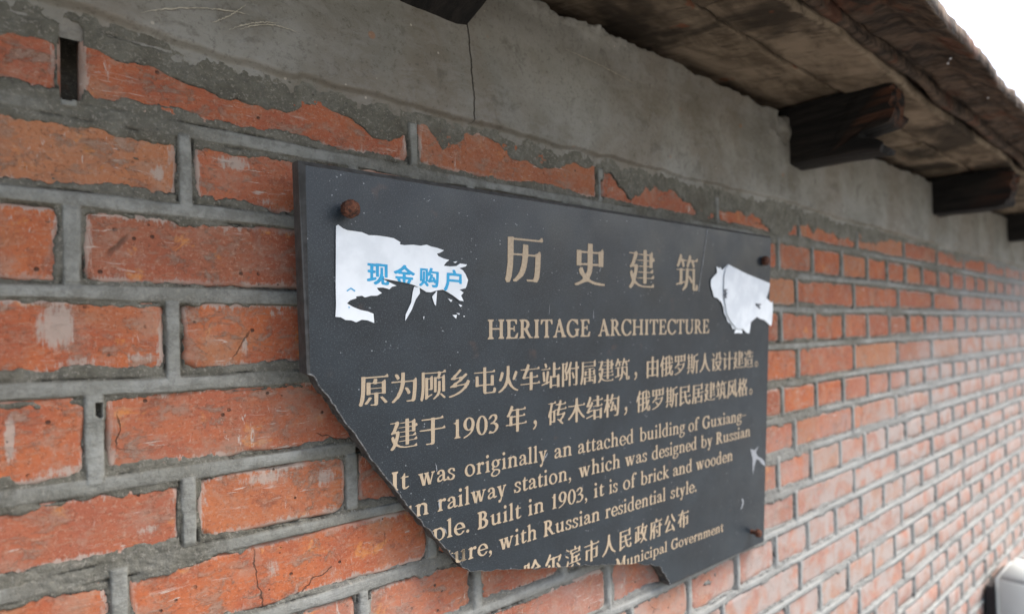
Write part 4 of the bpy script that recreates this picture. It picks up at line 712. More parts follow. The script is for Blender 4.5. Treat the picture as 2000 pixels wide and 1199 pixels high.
'g': [[36,-45,53,-44,65,-40,82,-31,89,-26,92,-20,95,-7,92,0,89,4,65,12,36,15,30,18,29,24,33,29,59,28,72,33,77,37,84,45,87,56,86,67,82,75,100,80,100,87,69,84,57,89,38,89,27,85,19,79,11,69,9,62,9,53,14,42,20,34,13,24,11,18,16,11,28,6,4,-16,1,-25,4,-32,11,-39,26,-44],[38,-36,24,-31,19,-24,21,-15,31,-5,43,6,67,1,75,-3,77,-7,77,-17,76,-22,71,-28,53,-36],[48,34,37,41,31,52,30,61,34,75,39,79,46,82,54,79,60,73,65,62,65,49,63,44,57,37]],
'n': [[8,0,50,1,49,6,41,16,41,61,52,79,56,80,62,78,72,72,77,64,77,16,68,5,68,1,109,0,110,5,99,16,98,61,99,69,95,78,79,89,68,91,58,90,42,83,41,89,39,90,29,88,21,87,18,84,8,81,6,78,7,75,18,76,19,73,19,16,8,5]],
'l': [[8,0,51,0,52,2,52,5,41,16,40,142,20,140,17,136,7,132,6,131,7,128,18,127,19,124,19,16,8,5]],
'y': [[26,-45,38,-44,47,-35,58,-1,67,1,64,11,64,17,83,72,98,82,98,87,65,87,66,83,72,77,57,33,42,78,47,83,47,87,5,87,6,82,13,76,18,73,41,2,46,-1,37,-24,31,-23,25,-24,21,-26,18,-32,21,-42]],
'c': [[45,-4,62,-4,72,-1,82,4,93,16,83,16,78,18,69,7,63,4,56,4,46,8,39,16,30,31,28,41,28,60,34,75,41,81,51,82,61,78,65,74,64,68,66,62,72,58,82,58,88,63,91,74,80,83,68,89,47,90,31,85,17,74,13,68,6,53,6,33,16,14,28,3]],
'h': [[8,0,50,1,49,6,41,16,41,61,52,79,56,80,62,78,72,72,77,64,77,16,68,5,68,1,107,0,110,2,110,5,99,15,98,61,99,69,96,77,87,85,77,90,69,91,58,90,41,83,40,142,20,140,17,136,7,132,6,131,7,128,18,127,19,124,19,16,8,5]],
'e': [[45,-4,62,-4,72,-1,83,5,93,15,96,20,80,21,76,14,69,7,63,4,56,4,46,8,38,16,30,31,28,41,102,41,101,54,93,71,84,81,68,89,47,90,31,85,17,74,13,68,6,53,6,33,16,14,28,3],[28,48,28,59,31,70,38,78,48,82,60,79,70,69,80,49,77,48]],
'd': [[45,-4,62,-4,74,0,93,0,111,3,110,7,96,12,95,13,94,142,86,140,73,140,71,136,60,132,61,128,72,127,72,88,61,90,47,90,33,86,18,74,9,60,6,52,6,34,13,18,24,6,36,-1],[53,4,44,9,38,15,31,27,28,41,28,57,31,68,39,79,47,82,54,82,62,78,71,70,72,66,72,11,69,7,63,4]],
'b': [[51,-4,69,-4,78,-1,91,6,99,15,105,25,109,42,107,53,98,72,90,81,81,86,67,90,54,90,38,86,37,142,34,142,27,140,16,140,14,136,6,134,3,131,3,128,13,127,15,126,15,1,27,0,29,6,42,-1],[60,4,51,8,45,14,38,28,38,69,46,79,53,82,64,81,75,72,84,57,86,47,86,28,81,14,77,9,70,4]],
'u': [[37,0,54,0,74,8,75,1,77,0,99,0,111,3,111,6,99,13,98,16,97,90,76,87,74,84,63,79,63,75,74,76,75,74,75,24,65,13,57,10,44,17,39,25,38,89,36,90,28,88,18,87,17,84,4,79,5,75,17,75,18,29,19,16,25,7]],
'f': [[8,0,55,1,54,6,43,13,41,16,41,79,43,81,67,82,67,86,66,87,42,88,41,118,46,127,51,131,57,131,61,121,65,119,71,118,79,121,82,127,82,130,81,135,73,141,51,141,35,133,28,126,19,109,18,88,5,87,6,82,17,81,19,79,19,16,8,5]],
'x': [[10,0,40,0,41,4,37,8,36,10,48,28,61,9,59,4,60,0,98,1,99,5,97,8,90,13,84,15,63,51,76,73,84,74,91,79,95,83,94,87,65,87,64,83,67,77,57,62,54,63,44,80,44,87,5,87,6,83,13,76,22,73,42,39,27,15,20,14,15,11,9,4]],
'-': [[0,58,83,58,85,58,85,62,82,64,1,64,-1,62]],
',': [[12,-26,18,-26,24,-22,34,-13,37,-7,37,12,34,17,29,21,18,21,11,13,11,7,14,3,18,-1,27,-2,28,-4,24,-14,12,-23]],
'p': [[7,-43,49,-43,49,-39,39,-29,39,-1,52,-4,74,-2,90,6,102,19,107,33,109,43,107,53,98,72,86,83,74,89,67,90,53,90,41,86,38,90,36,90,28,88,18,87,17,84,4,79,5,75,17,76,18,73,17,-28,7,-38],[60,4,51,8,45,14,39,26,39,72,46,79,53,82,64,81,75,72,84,57,86,47,86,28,81,14,77,9,70,4]],
'.': [[20,-2,27,-2,33,0,37,7,37,13,34,19,28,22,20,22,11,15,10,11,11,5]],
'B': [[8,-1,62,-1,72,0,91,9,102,22,105,31,105,44,102,52,90,66,77,73,88,84,92,96,92,106,91,111,88,116,78,126,68,131,54,134,8,133,8,125,18,117,19,114,19,17,8,6],[53,9,45,17,45,63,47,65,55,65,66,59,72,53,77,39,76,28,71,19,65,14],[46,77,45,116,51,122,54,122,64,114,67,108,69,98,65,87,58,80,52,76]],
'k': [[8,0,48,1,48,6,41,14,41,38,44,42,78,0,111,0,112,2,112,6,107,11,103,14,93,15,65,49,61,53,57,54,75,73,87,74,96,81,99,83,98,87,65,87,64,83,68,79,44,55,42,55,40,142,20,140,17,136,7,132,6,131,7,128,18,127,19,124,19,16,8,5]],
'哈': [[85,-16,105,-16,107,-14,108,-5,112,-2,150,-3,155,-16,177,-15,177,67,174,77,170,76,162,69,149,63,111,63,104,66,83,65,82,-12],[110,4,108,8,108,55,151,56,152,5],[12,18,32,18,34,38,36,41,45,41,51,38,72,39,73,87,85,88,91,91,96,89,104,89,111,92,153,92,161,89,167,89,170,93,177,90,186,90,189,92,191,99,170,117,168,122,159,129,148,145,142,164,132,167,121,167,101,126,94,122,91,114,74,99,73,101,72,149,68,160,45,145,36,145,31,149,11,147,10,22],[36,48,34,52,34,136,36,139,44,139,47,136,47,51,45,48],[110,99,108,101,108,106,118,115,132,133,139,127,156,106,156,101,153,99]],
'尔': [[91,-15,100,-15,109,-11,114,-3,116,121,162,122,164,118,152,91,161,84,169,84,186,109,186,114,192,123,192,132,187,141,178,134,166,134,161,130,118,130,111,134,92,134,86,130,68,130,66,135,76,160,68,167,55,167,37,133,17,105,9,90,18,81,27,80,41,95,58,118,64,119,69,122,88,121,89,-2,82,-5,59,-4,58,-7,61,-12,86,-13],[171,14,181,14,190,23,182,42,155,79,146,80,136,76,135,72,143,61,144,55],[18,18,35,19,54,44,61,55,69,73,68,76,61,82,47,81,37,62,24,44,23,38,12,24]],
'滨': [[21,-12,29,-11,46,27,52,48,45,59,37,59,34,56,18,15,13,-2],[62,-12,68,-12,84,-4,110,13,112,17,107,21,98,21,59,-5,58,-8],[178,-12,187,-11,191,-7,188,-2,158,20,148,21,145,19,145,14],[82,28,99,28,106,31,127,31,134,28,151,28,157,31,193,33,194,40,189,50,173,38,157,38,154,40,154,73,157,75,180,76,181,84,177,93,158,80,151,84,134,84,127,80,106,80,103,83,103,103,105,106,162,112,187,112,189,147,184,157,165,143,143,143,139,148,133,166,130,169,123,169,114,162,117,149,115,143,89,143,83,146,64,145,64,113,67,111,78,111,80,108,80,41,78,38,59,37,56,34,58,31,77,31],[105,38,103,41,103,74,130,74,131,39],[40,83,47,83,51,89,47,93,23,107,13,109,9,106,11,102],[105,113,87,116,86,134,88,137,114,137,122,134,134,134,139,137,164,137,167,135,167,122,165,119],[47,134,55,134,59,140,58,142,29,161,21,161,19,155]],
'市': [[88,-15,109,-15,112,-13,112,82,115,86,149,86,152,83,152,22,148,19,123,18,123,14,127,11,150,12,155,9,162,9,170,11,176,16,178,23,178,96,174,107,169,106,162,99,150,93,115,93,113,96,113,122,117,127,193,128,195,130,195,136,190,146,174,135,120,135,104,166,100,170,93,170,83,162,90,141,84,135,6,134,5,130,8,128,86,126,86,96,84,93,53,93,47,96,26,95,25,12,26,9,28,8,47,8,50,10,51,85,84,86,86,83,86,-11]],
'政': [[93,-12,102,-12,108,-10,129,4,136,12,142,13,178,-12,188,-12,192,-7,191,-3,180,4,164,20,160,26,158,34,175,77,183,118,185,120,195,121,196,129,191,138,181,131,161,131,154,128,135,128,134,132,141,161,134,167,121,167,117,165,105,120,94,93,91,91,76,91,73,93,73,142,76,144,105,144,107,147,106,149,76,150,69,154,52,154,44,150,8,150,5,148,6,145,8,144,44,144,47,142,48,27,45,23,39,23,38,24,37,107,34,109,16,109,14,104,14,19,12,17,4,14,4,8,16,5,28,5,35,8,40,12,65,14,71,16,77,21,106,28,107,32,104,34,93,34,78,30,73,31,73,83,76,85,83,85,92,77,96,70,105,70,111,77,113,76,118,61,130,33,124,24,111,10,89,-5],[143,63,133,91,129,114,136,120,155,120,158,113,155,97,147,70]],
'府': [[16,-17,25,-17,32,-3,40,26,43,53,54,54,58,57,60,53,60,-14,63,-16,82,-16,85,-13,85,89,96,119,88,127,75,127,55,87,54,80,43,68,42,132,44,136,94,136,101,133,116,132,123,136,192,136,195,138,195,144,191,154,186,153,173,143,128,143,124,146,114,169,103,170,93,162,97,151,97,145,95,143,46,143,39,146,19,146,17,47,11,7,7,-5],[150,-15,164,-13,169,-10,172,-4,173,84,176,86,193,86,195,89,195,95,190,105,176,94,173,95,172,123,169,126,148,125,147,96,145,93,89,92,88,91,88,88,91,86,147,85,147,-3,144,-5,123,-5,122,-8,125,-12,144,-13],[118,23,129,23,136,33,129,50,118,66,108,67,101,61,100,58]],
'公': [[165,-14,176,-13,184,-5,185,-2,172,21,142,60,133,60,123,52,131,41,132,35,141,23,140,18,76,14,59,15,62,21,78,41,96,68,110,96,100,106,89,107,63,63,34,24,32,16,26,11,27,3,36,-1,46,-1,57,0,62,5,138,10,152,6],[175,75,184,76,192,86,192,89,159,129,139,161,136,164,126,163,124,159,118,154,125,142,126,136,154,96],[20,79,29,79,39,85,51,98,68,123,82,153,74,161,69,162,59,161,49,138,28,109,27,103,12,87]],
'布': [[98,-16,119,-16,122,-14,123,72,125,76,154,76,157,73,157,17,153,14,132,14,129,11,133,9,155,9,162,5,173,6,179,10,182,19,182,87,177,97,155,83,125,83,123,86,122,112,99,114,96,111,95,83,67,83,65,85,65,89,83,120,94,126,191,126,194,128,194,134,188,145,173,134,93,134,91,139,97,160,89,167,77,167,74,165,67,145,63,138,54,134,8,132,8,128,10,126,54,126,57,123,41,95,39,89,6,53,11,46,20,46,36,59,39,60,40,5,43,3,63,3,65,6,65,74,68,76,95,76,96,-13]],
'M': [[12,-1,52,0,52,6,40,14,39,17,39,78,77,0,91,-1,132,93,132,17,122,6,122,0,169,-1,169,7,159,17,159,114,160,118,170,125,170,133,130,133,129,123,92,38,47,132,43,134,8,133,8,125,23,124,25,108,25,17,22,13,12,6]],
'v': [[42,-2,66,-2,65,5,81,72,95,82,95,87,64,87,64,83,71,77,71,74,60,27,58,26,42,78,47,83,47,87,5,87,6,82,19,72]],
'm': [[8,0,48,1,48,6,41,14,41,61,52,79,54,80,67,74,74,67,76,62,75,16,68,5,68,0,105,1,104,6,98,14,96,59,107,77,111,80,117,79,126,72,131,66,132,59,131,16,123,5,123,1,163,0,163,6,153,16,152,69,150,77,139,86,124,91,110,89,93,79,78,89,68,91,57,90,42,83,41,89,39,90,20,87,18,84,8,81,6,78,7,75,18,76,19,73,19,16,8,5]],
}
ADV = {"l": 0.3, "i": 0.3, "n": 0.6, "m": 0.88, "h": 0.6, "r": 0.42, "u": 0.6, "o": 0.54, "c": 0.47, "e": 0.5, "b": 0.57, "d": 0.58, "p": 0.58, "a": 0.48, "t": 0.35, "s": 0.4, "f": 0.36, "g": 0.52, "v": 0.52, "w": 0.78, "y": 0.52, "x": 0.52, "k": 0.57, "I": 0.35, "H": 0.78, "E": 0.6, "R": 0.66, "B": 0.61, "T": 0.62, "A": 0.68, "C": 0.66, "G": 0.73, "U": 0.72, "M": 0.9, "1": 0.42, "0": 0.5, "9": 0.5, "3": 0.46, ",": 0.26, ".": 0.26, "-": 0.4}
CUT = [[4,[[760,-2669,768,-2669,771,-2667,770,-2660,759,-2651,758,-2647,758,-2526,770,-2515,771,-2505,713,-2504,712,-2513,722,-2525,723,-2616]]],[5,[[900,-2865,900,-2831,877,-2833,880,-2840]]],[5,[[965,-2945,996,-2942,995,-2938,985,-2924,985,-2868,998,-2847,1004,-2845,1025,-2854,1032,-2867,1032,-2922,1027,-2930,1020,-2938,1020,-2942,1047,-2945,1071,-2945,1074,-2943,1074,-2938,1061,-2924,1061,-2895,1059,-2888,1061,-2859,1054,-2846,1036,-2834,1024,-2832,1008,-2832,988,-2840,982,-2833,961,-2835,953,-2840,940,-2845,939,-2848,940,-2850,953,-2850,956,-2854,956,-2922,952,-2930]]],[6,[[1184,-3217,1201,-3216,1210,-3213,1228,-3204,1242,-3190,1252,-3159,1249,-3145,1237,-3122,1222,-3109,1207,-3101,1176,-3101,1165,-3104,1158,-3101,1135,-3103,1131,-3108,1118,-3113,1115,-3116,1119,-3119,1128,-3117,1132,-3118,1133,-3157,1151,-3182],[1186,-3207,1175,-3203,1170,-3197,1161,-3181,1161,-3122,1168,-3114,1180,-3110,1194,-3112,1208,-3123,1218,-3140,1222,-3152,1222,-3177,1216,-3194,1210,-3201,1201,-3207]]],[7,[[1324,-3379,1336,-3379,1339,-3375,1336,-3372,1319,-3370,1320,-3375],[1304,-3355,1305,-3342,1299,-3340,1295,-3346]]],[7,[[1415,-3482,1437,-3474,1446,-3483,1473,-3483,1487,-3478,1487,-3474,1477,-3469,1472,-3464,1469,-3370,1444,-3373,1425,-3385,1426,-3389,1437,-3387,1441,-3390,1441,-3451,1428,-3466,1418,-3470,1402,-3462,1395,-3453,1393,-3433,1392,-3371,1390,-3370,1379,-3373,1367,-3373,1364,-3378,1348,-3385,1351,-3389,1365,-3391,1366,-3427]]],[8,[[2400,-3822,2405,-3822,2411,-3818,2422,-3821,2432,-3821,2436,-3816,2438,-3808,2414,-3789,2408,-3779,2395,-3767,2382,-3747,2375,-3724,2362,-3719,2348,-3719,2321,-3773,2312,-3780,2309,-3787,2301,-3798,2329,-3804,2331,-3799,2346,-3785,2359,-3767,2364,-3766,2387,-3792,2392,-3799,2392,-3805,2387,-3808,2346,-3809,2377,-3817,2389,-3818],[2282,-3794,2284,-3791,2284,-3743,2278,-3730,2275,-3730,2250,-3747,2238,-3747,2229,-3744,2215,-3744,2205,-3747,2206,-3774,2232,-3781,2234,-3763,2236,-3757,2247,-3757,2251,-3763,2252,-3786]]],[8,[[2731,-3907,2732,-3903,2726,-3889,2692,-3844,2688,-3841,2681,-3841,2667,-3847,2666,-3852,2674,-3864,2678,-3876,2692,-3896],[2632,-3882,2638,-3881,2640,-3874,2641,-3788,2666,-3785,2700,-3785,2703,-3791,2688,-3825,2699,-3835,2708,-3835,2711,-3834,2730,-3805,2732,-3795,2739,-3784,2739,-3772,2733,-3761,2722,-3768,2706,-3769,2699,-3774,2645,-3774,2630,-3769,2612,-3769,2601,-3774,2579,-3774,2576,-3768,2588,-3734,2578,-3726,2562,-3726,2538,-3771,2511,-3810,2503,-3828,2512,-3838,2526,-3840,2542,-3823,2565,-3791,2582,-3785,2603,-3787,2605,-3874],[2569,-3866,2572,-3866,2575,-3861,2579,-3852,2578,-3846,2569,-3838,2552,-3839,2542,-3858]]],[8,[[3022,-3969,3033,-3967,3036,-3964,3035,-3958,3031,-3953,2995,-3927,2983,-3926,2979,-3928,2978,-3934,2981,-3937],[2904,-3951,2910,-3951,2928,-3940,2933,-3936,2934,-3930,2930,-3927,2916,-3927,2893,-3942,2889,-3945,2890,-3947],[2841,-3935,2843,-3934,2850,-3918,2857,-3891,2850,-3877,2847,-3876,2839,-3876,2835,-3878,2816,-3926,2819,-3930],[2895,-3915,2919,-3915,2929,-3912,2952,-3912,2963,-3915,2986,-3915,2995,-3912,3041,-3909,3042,-3900,3037,-3890,3035,-3889,3015,-3903,2995,-3903,2991,-3900,2991,-3857,2995,-3854,3024,-3852,3025,-3843,3020,-3831,2995,-3847,2984,-3842,2966,-3842,2952,-3847,2929,-3847,2926,-3846,2924,-3843,2924,-3817,2927,-3813,2988,-3806,3033,-3805,3036,-3760,3029,-3747,3004,-3764,2977,-3764,2971,-3758,2963,-3734,2959,-3730,2950,-3730,2939,-3739,2942,-3754,2939,-3764,2907,-3764,2896,-3761,2874,-3762,2874,-3803,2877,-3805,2890,-3806,2893,-3810,2893,-3898,2890,-3903,2868,-3905,2864,-3909,2867,-3912,2890,-3912],[2927,-3903,2924,-3898,2924,-3857,2957,-3857,2960,-3864,2960,-3900,2950,-3903],[2842,-3843,2851,-3843,2855,-3837,2848,-3828,2820,-3811,2808,-3809,2803,-3813,2805,-3819],[2923,-3804,2903,-3799,2902,-3776,2905,-3772,2937,-3772,2947,-3775,2963,-3775,2972,-3772,2999,-3772,3006,-3775,3006,-3792,3002,-3796],[2850,-3775,2863,-3774,2866,-3769,2865,-3765,2829,-3741,2817,-3741,2815,-3747,2816,-3749]]],[9,[[3805,-4181,3810,-4181,3811,-4179,3811,-4094,3813,-4089,3822,-4082,3823,-4076,3821,-4074,3781,-4074,3779,-4075,3776,-4087,3739,-4162,3742,-4165,3751,-4167,3756,-4165,3779,-4118,3781,-4173,3783,-4176],[3727,-4161,3731,-4160,3685,-4076,3680,-4074,3641,-4074,3640,-4078,3641,-4082,3657,-4084,3660,-4098,3661,-4143,3675,-4147,3677,-4134,3688,-4151]]],[9,[[3943,-4216,3950,-4216,3961,-4212,3949,-4204,3946,-4199,3946,-4130,3944,-4127,3941,-4127,3924,-4129,3907,-4139,3907,-4141,3920,-4142,3921,-4189,3919,-4194,3910,-4203,3905,-4205,3907,-4207],[3884,-4199,3879,-4189,3879,-4128,3875,-4127,3859,-4129,3841,-4138,3843,-4141,3854,-4142,3857,-4193,3879,-4200]]]]   # letters cut by the break
FLYER_LEFT = [[232,-441,250,-430,287,-454,324,-466,388,-469,452,-473,511,-492,585,-488,666,-492,736,-499,799,-528,792,-546,835,-551,922,-541,996,-545,1057,-531,1103,-544,1165,-551,1239,-569,1204,-591,1164,-604,1177,-623,1227,-641,1294,-653,1259,-679,1235,-708,1307,-711,1372,-704,1414,-679,1489,-685,1475,-703,1405,-723,1442,-739,1472,-773,1501,-828,1484,-884,1472,-905,1405,-920,1450,-947,1422,-973,1450,-1025,1405,-1020,1339,-977,1274,-944,1226,-924,1163,-932,1101,-950,1055,-948,995,-916,935,-891,862,-874,776,-863,706,-853,616,-841,664,-860,761,-900,719,-910,694,-932,636,-918,579,-922,595,-944,625,-965,581,-988,527,-989,474,-1004,448,-990,396,-997,399,-1011,345,-1028,317,-1053,370,-1082,434,-1106,500,-1119,549,-1138,555,-1215,499,-1193,446,-1186,397,-1207,356,-1191,305,-1187,268,-1166,221,-1160,227,-1082,226,-892]]
SHREDS = [[935,-904,987,-910,992,-959,949,-1015,908,-1107,846,-1200,850,-1146,905,-1042,920,-950],[1168,-932,1155,-1069,1138,-1053,1116,-989],[1282,-1002,1331,-1018,1315,-1035],[1397,-1052,1442,-1066,1421,-1079],[1331,-1155,1380,-1151,1372,-1187],[1372,-1135,1413,-1139,1405,-1152],[1340,-669,1386,-659,1364,-678],[1452,-1160,1472,-1163,1458,-1174],[1024,-1166,1036,-1163,1030,-1194]]
FLYER_RIGHT = [[5559,-692,5633,-637,5709,-591,5687,-507,5746,-525,5793,-519,5825,-554,5884,-519,5982,-465,6072,-493,6489,-583,6850,-650,7123,-701,7090,-808,7036,-904,7143,-950,7241,-997,7289,-978,7305,-1117,7293,-1310,7266,-1363,7157,-1320,7060,-1271,6918,-1246,6802,-1210,6690,-1255,6647,-1301,6628,-1381,6599,-1461,6519,-1448,6431,-1400,6387,-1399,6411,-1456,6304,-1447,6177,-1450,6218,-1395,6134,-1382,6090,-1315,6008,-1281,5965,-1214,5903,-1159,5880,-1072,5819,-997,5719,-944,5642,-934,5602,-860,5554,-777]]
FLAP = [[5896,-534,5982,-469,6072,-493,6489,-583,6850,-650,7119,-703,7090,-808,7037,-909,6935,-1070,6824,-1198,6646,-1278,6430,-1389,6217,-1380,6056,-1270,5943,-1159,5886,-985,5856,-791,5859,-639]]
BLUE = [[1248,-932,1263,-931,1276,-911,1290,-875,1295,-848,1397,-853,1401,-856,1403,-867,1429,-867,1430,-827,1429,-820,1428,-777,1370,-772,1356,-743,1348,-740,1336,-740,1328,-743,1328,-753,1335,-768,1334,-770,1268,-769,1265,-791,1265,-838,1261,-864,1250,-893,1234,-917,1236,-922],[1136,-907,1154,-907,1161,-905,1167,-902,1173,-893,1180,-856,1183,-798,1182,-768,1174,-765,1118,-763,1114,-759,1120,-742,1120,-738,1112,-735,1097,-733,1092,-737,1083,-762,1071,-777,1069,-742,992,-740,989,-848,994,-853,1006,-853,1009,-855,1005,-864,999,-869,983,-880,983,-889,991,-896,1003,-896,1018,-884,1032,-870,1045,-883,1054,-895,1061,-898,1067,-898,1077,-893,1077,-883,1056,-857,1071,-855,1076,-863,1080,-864,1127,-858,1135,-867,1149,-869,1147,-880,1140,-885,1109,-884,1109,-890,1117,-904],[661,-898,675,-898,688,-892,692,-881,692,-872,670,-863,665,-875,659,-878,649,-876,646,-872,645,-853,623,-843,644,-844,646,-827,644,-825,636,-822,635,-820,637,-809,636,-753,613,-753,611,-798,605,-826,593,-847,577,-863,551,-877,551,-884,560,-894,572,-896,592,-886,610,-872,619,-861,620,-883,624,-890,632,-894],[884,-880,888,-878,902,-858,903,-846,921,-845,921,-827,906,-824,859,-822,850,-820,848,-804,854,-803,889,-804,896,-798,917,-808,925,-808,933,-803,938,-795,939,-791,938,-789,902,-772,872,-753,855,-738,853,-726,842,-720,830,-720,802,-748,770,-766,735,-779,735,-786,746,-799,758,-799,775,-792,782,-799,814,-799,820,-802,819,-820,774,-819,767,-817,750,-818,750,-836,767,-839,768,-848,778,-863,806,-867,795,-842,808,-840,820,-843,821,-869,846,-872,848,-843,871,-844,874,-845,872,-852,861,-869,860,-873],[496,-869,515,-869,571,-856,575,-854,575,-840,574,-836,566,-834,551,-837,547,-836,547,-802,565,-800,568,-794,567,-780,553,-779,549,-776,550,-744,571,-746,572,-828,580,-831,593,-831,597,-830,599,-827,599,-743,603,-741,609,-743,650,-744,651,-821,653,-834,675,-835,678,-827,678,-735,679,-726,664,-723,639,-723,603,-720,576,-720,567,-723,497,-720,495,-738,504,-741,518,-742,521,-744,521,-774,499,-776,497,-780,499,-795,521,-798,521,-838,521,-841,517,-844,491,-851,491,-859,493,-866],[1039,-853,1038,-849,1042,-831,1041,-770,1037,-767,1019,-768,1018,-830,1014,-843,1013,-764,1014,-760,1042,-759,1047,-762,1047,-848,1045,-852],[1072,-844,1071,-806,1084,-806,1093,-798,1092,-809,1088,-819,1077,-840],[1151,-842,1137,-814,1119,-812,1123,-800,1122,-793,1118,-790,1102,-788,1101,-786,1104,-781,1147,-783,1155,-786,1155,-818,1153,-839],[1109,-840,1107,-838,1115,-821,1120,-837],[1392,-831,1297,-826,1294,-821,1296,-795,1323,-794,1331,-795,1400,-798,1402,-804,1399,-830],[850,-781,814,-779,808,-776,836,-756,866,-780],[314,-950,352,-925,390,-948,384,-958,352,-937,320,-958],[328,-1076,342,-1082,334,-1097]]
MARK_DARK = [[5845,-823,5933,-815,5925,-837,5894,-848,5942,-876,5915,-898,5928,-941,5857,-946,5868,-920,5843,-899,5874,-873]]
MARK_GREY = [[6726,-1012,6887,-1023,6878,-1037,6810,-1047,6866,-1082,6821,-1098,6783,-1066,6728,-1047]]

mm = lambda L, k=10000.: [np.array(q, float).reshape(-1, 2)/k for q in L]
SHAPES = {'flyer_left': mm(FLYER_LEFT), 'flyer_shards': mm(SHREDS), 'flyer_right': mm(FLYER_RIGHT), 'flap': mm(FLAP), 'blue': mm(BLUE), 'mark_dark': mm(MARK_DARK), 'mark_grey': mm(MARK_GREY)}
def flat_shape(name, loops, mat, parent, z, thick, zfun=None, fine=None):
    c = bpy.data.curves.new(name, 'CURVE'); c.dimensions = '2D'; c.fill_mode = 'BOTH'; c.extrude = thick/2
    for q in loops:
        sp = c.splines.new('POLY'); sp.points.add(len(q)-1)
        sp.points.foreach_set('co', np.hstack([q, np.zeros((len(q), 1)), np.ones((len(q), 1))]).ravel()); sp.use_cyclic_u = True
    t = bpy.data.objects.new(name, c); SC.collection.objects.link(t)
    me = bpy.data.meshes.new_from_object(t.evaluated_get(bpy.context.evaluated_depsgraph_get()))
    bpy.data.objects.remove(t); bpy.data.curves.remove(c)
    bm = bmesh.new(); bm.from_mesh(me); bpy.data.meshes.remove(me)
    if fine:
        (u0, u1, v0, v1) = (min(v.co.x for v in bm.verts), max(v.co.x for v in bm.verts), min(v.co.y for v in bm.verts), max(v.co.y for v in bm.verts))
        for ax, a, b in ((0, u0, u1), (1, v0, v1)):
            k = a+fine
            while k < b:
                no = (1, 0, 0) if ax == 0 else (0, 1, 0); cc = (k, 0, 0) if ax == 0 else (0, k, 0)
                bmesh.ops.bisect_plane(bm, geom=bm.verts[:]+bm.edges[:]+bm.faces[:], plane_co=cc, plane_no=no); k += fine
    for v in bm.verts:
        v.co.z += z+thick/2+(zfun(v.co.x, v.co.y) if zfun else 0)
    me = bpy.data.meshes.new(name); bm.to_mesh(me); bm.free(); me.materials.append(mat)
    return link(bpy.data.objects.new(name, me), parent)
letter_mesh = {}
def put_letter(ch, x, y, sx, sy):
    if ch not in letter_mesh:
        o = flat_shape('letter', mm(GLYPHS[ch], 200.), M_GOLD, plaque, .00005, .0004); letter_mesh[ch] = o.data
    else:
        o = link(bpy.data.objects.new('letter', letter_mesh[ch]), plaque)
    o.location = (x/1000, y/1000, 0); o.scale = (sx/1000, sy/1000, 1)
def line_at(x0, y0, x1, y1): return lambda x: y0+(x-x0)*(y1-y0)/(x1-x0)
def characters_row(text, x0, x1, base, em, wid=.98):
    """Chinese characters centred at even steps from x0 to x1 (millimetres on the plaque)"""
    for ch, x in zip(text, np.linspace(x0, x1, len(text))):
        if ch in '，。': x += em*.12
        put_letter(ch, x-.5*em*wid, base(x), em*wid, em)
def word(text, xl, xr, base, em, skip=0):
    """a word fitted between xl and xr; the first `skip` letters lie beyond the break"""
    pen, spans = 0, []
    for ch in text:
        xs_ = [v for q in GLYPHS[ch] for v in q[0::2]]
        spans.append((ch, pen, pen+min(xs_)/200., pen+max(xs_)/200.)); pen += ADV[ch]
    lo = min(q[2] for q in spans); hi = max(q[3] for q in spans)
    if xl is None: xl = xr-(hi-lo)*em*1.05
    s = (xr-xl)/(hi-lo)
    for k, (ch, p_, a, c_) in enumerate(spans):
        x = xl+(p_-lo)*s
        if k >= skip: put_letter(ch, x, base(x), s, em)
tb = line_at(220, -79.5, 501, -82.5)
for ch, x in (('历', 220), ('史', 316), ('建', 407), ('筑', 501)): characters_row(ch, x, x, tb, 52, 1.0)
b1 = line_at(174, -139, 555, -143); word('HERITAGE', 174, 317, b1, 28.5); word('ARCHITECTURE', 330, 555, b1, 28.5)
characters_row('原为顾乡屯火车站附属建筑，由俄罗斯人设计建造。', 55, 690, line_at(55, -188.7, 661, -195.7), 29)
b2 = line_at(83, -229.7, 646, -236.7)
characters_row('建于', 83, 112, b2, 29); word('1903', 134, 187, b2, 28); characters_row('年，', 210, 239, b2, 29); characters_row('砖木结构，俄罗斯民居建筑风格。', 267, 675, b2, 29)
for base, em, ws in (
    (line_at(71, -267, 657, -276.5), 25, (('It', 71, 88, 1), ('was', 97, 136), ('originally', 147, 252), ('an', 263, 289), ('attached', 299, 395), ('building', 406, 501), ('of', 509, 534), ('Guxiang-', 542, 657))),
    (line_at(95, -294.5, 670, -302.5), 25, (('un', None, 107.5, 2), ('railway', 117, 197), ('station,', 207, 288), ('which', 300, 370), ('was', 379, 421), ('designed', 431, 529), ('by', 539, 567), ('Russian', 577, 670))),
    (line_at(123, -321.5, 621, -331.5), 25, (('people.', None, 152, 4), ('Built', 162, 217), ('in', 226, 248), ('1903,', 259, 314), ('it', 325, 343), ('is', 351, 366), ('of', 376, 401), ('brick', 409, 467), ('and', 476, 519), ('wooden', 528, 621))),
    (line_at(143, -348.5, 530, -359), 25, (('structure,', None, 179, 6), ('with', 188, 238), ('Russian', 248, 335), ('residential', 345, 460), ('style.', 471, 530))),
    (line_at(369, -421, 600, -431.5), 20, (('Municipal', 364, 465, 2), ('Government', 474, 600)))):
    for w in ws: word(w[0], w[1], w[2], base, em, w[3] if len(w) > 3 else 0)
characters_row('市人民政府公布', 322, 500, line_at(232, -394, 500, -400), 26.5)
for li, L in CUT:
    flat_shape('letter', mm(L), M_GOLD, plaque, .00005, .0004)
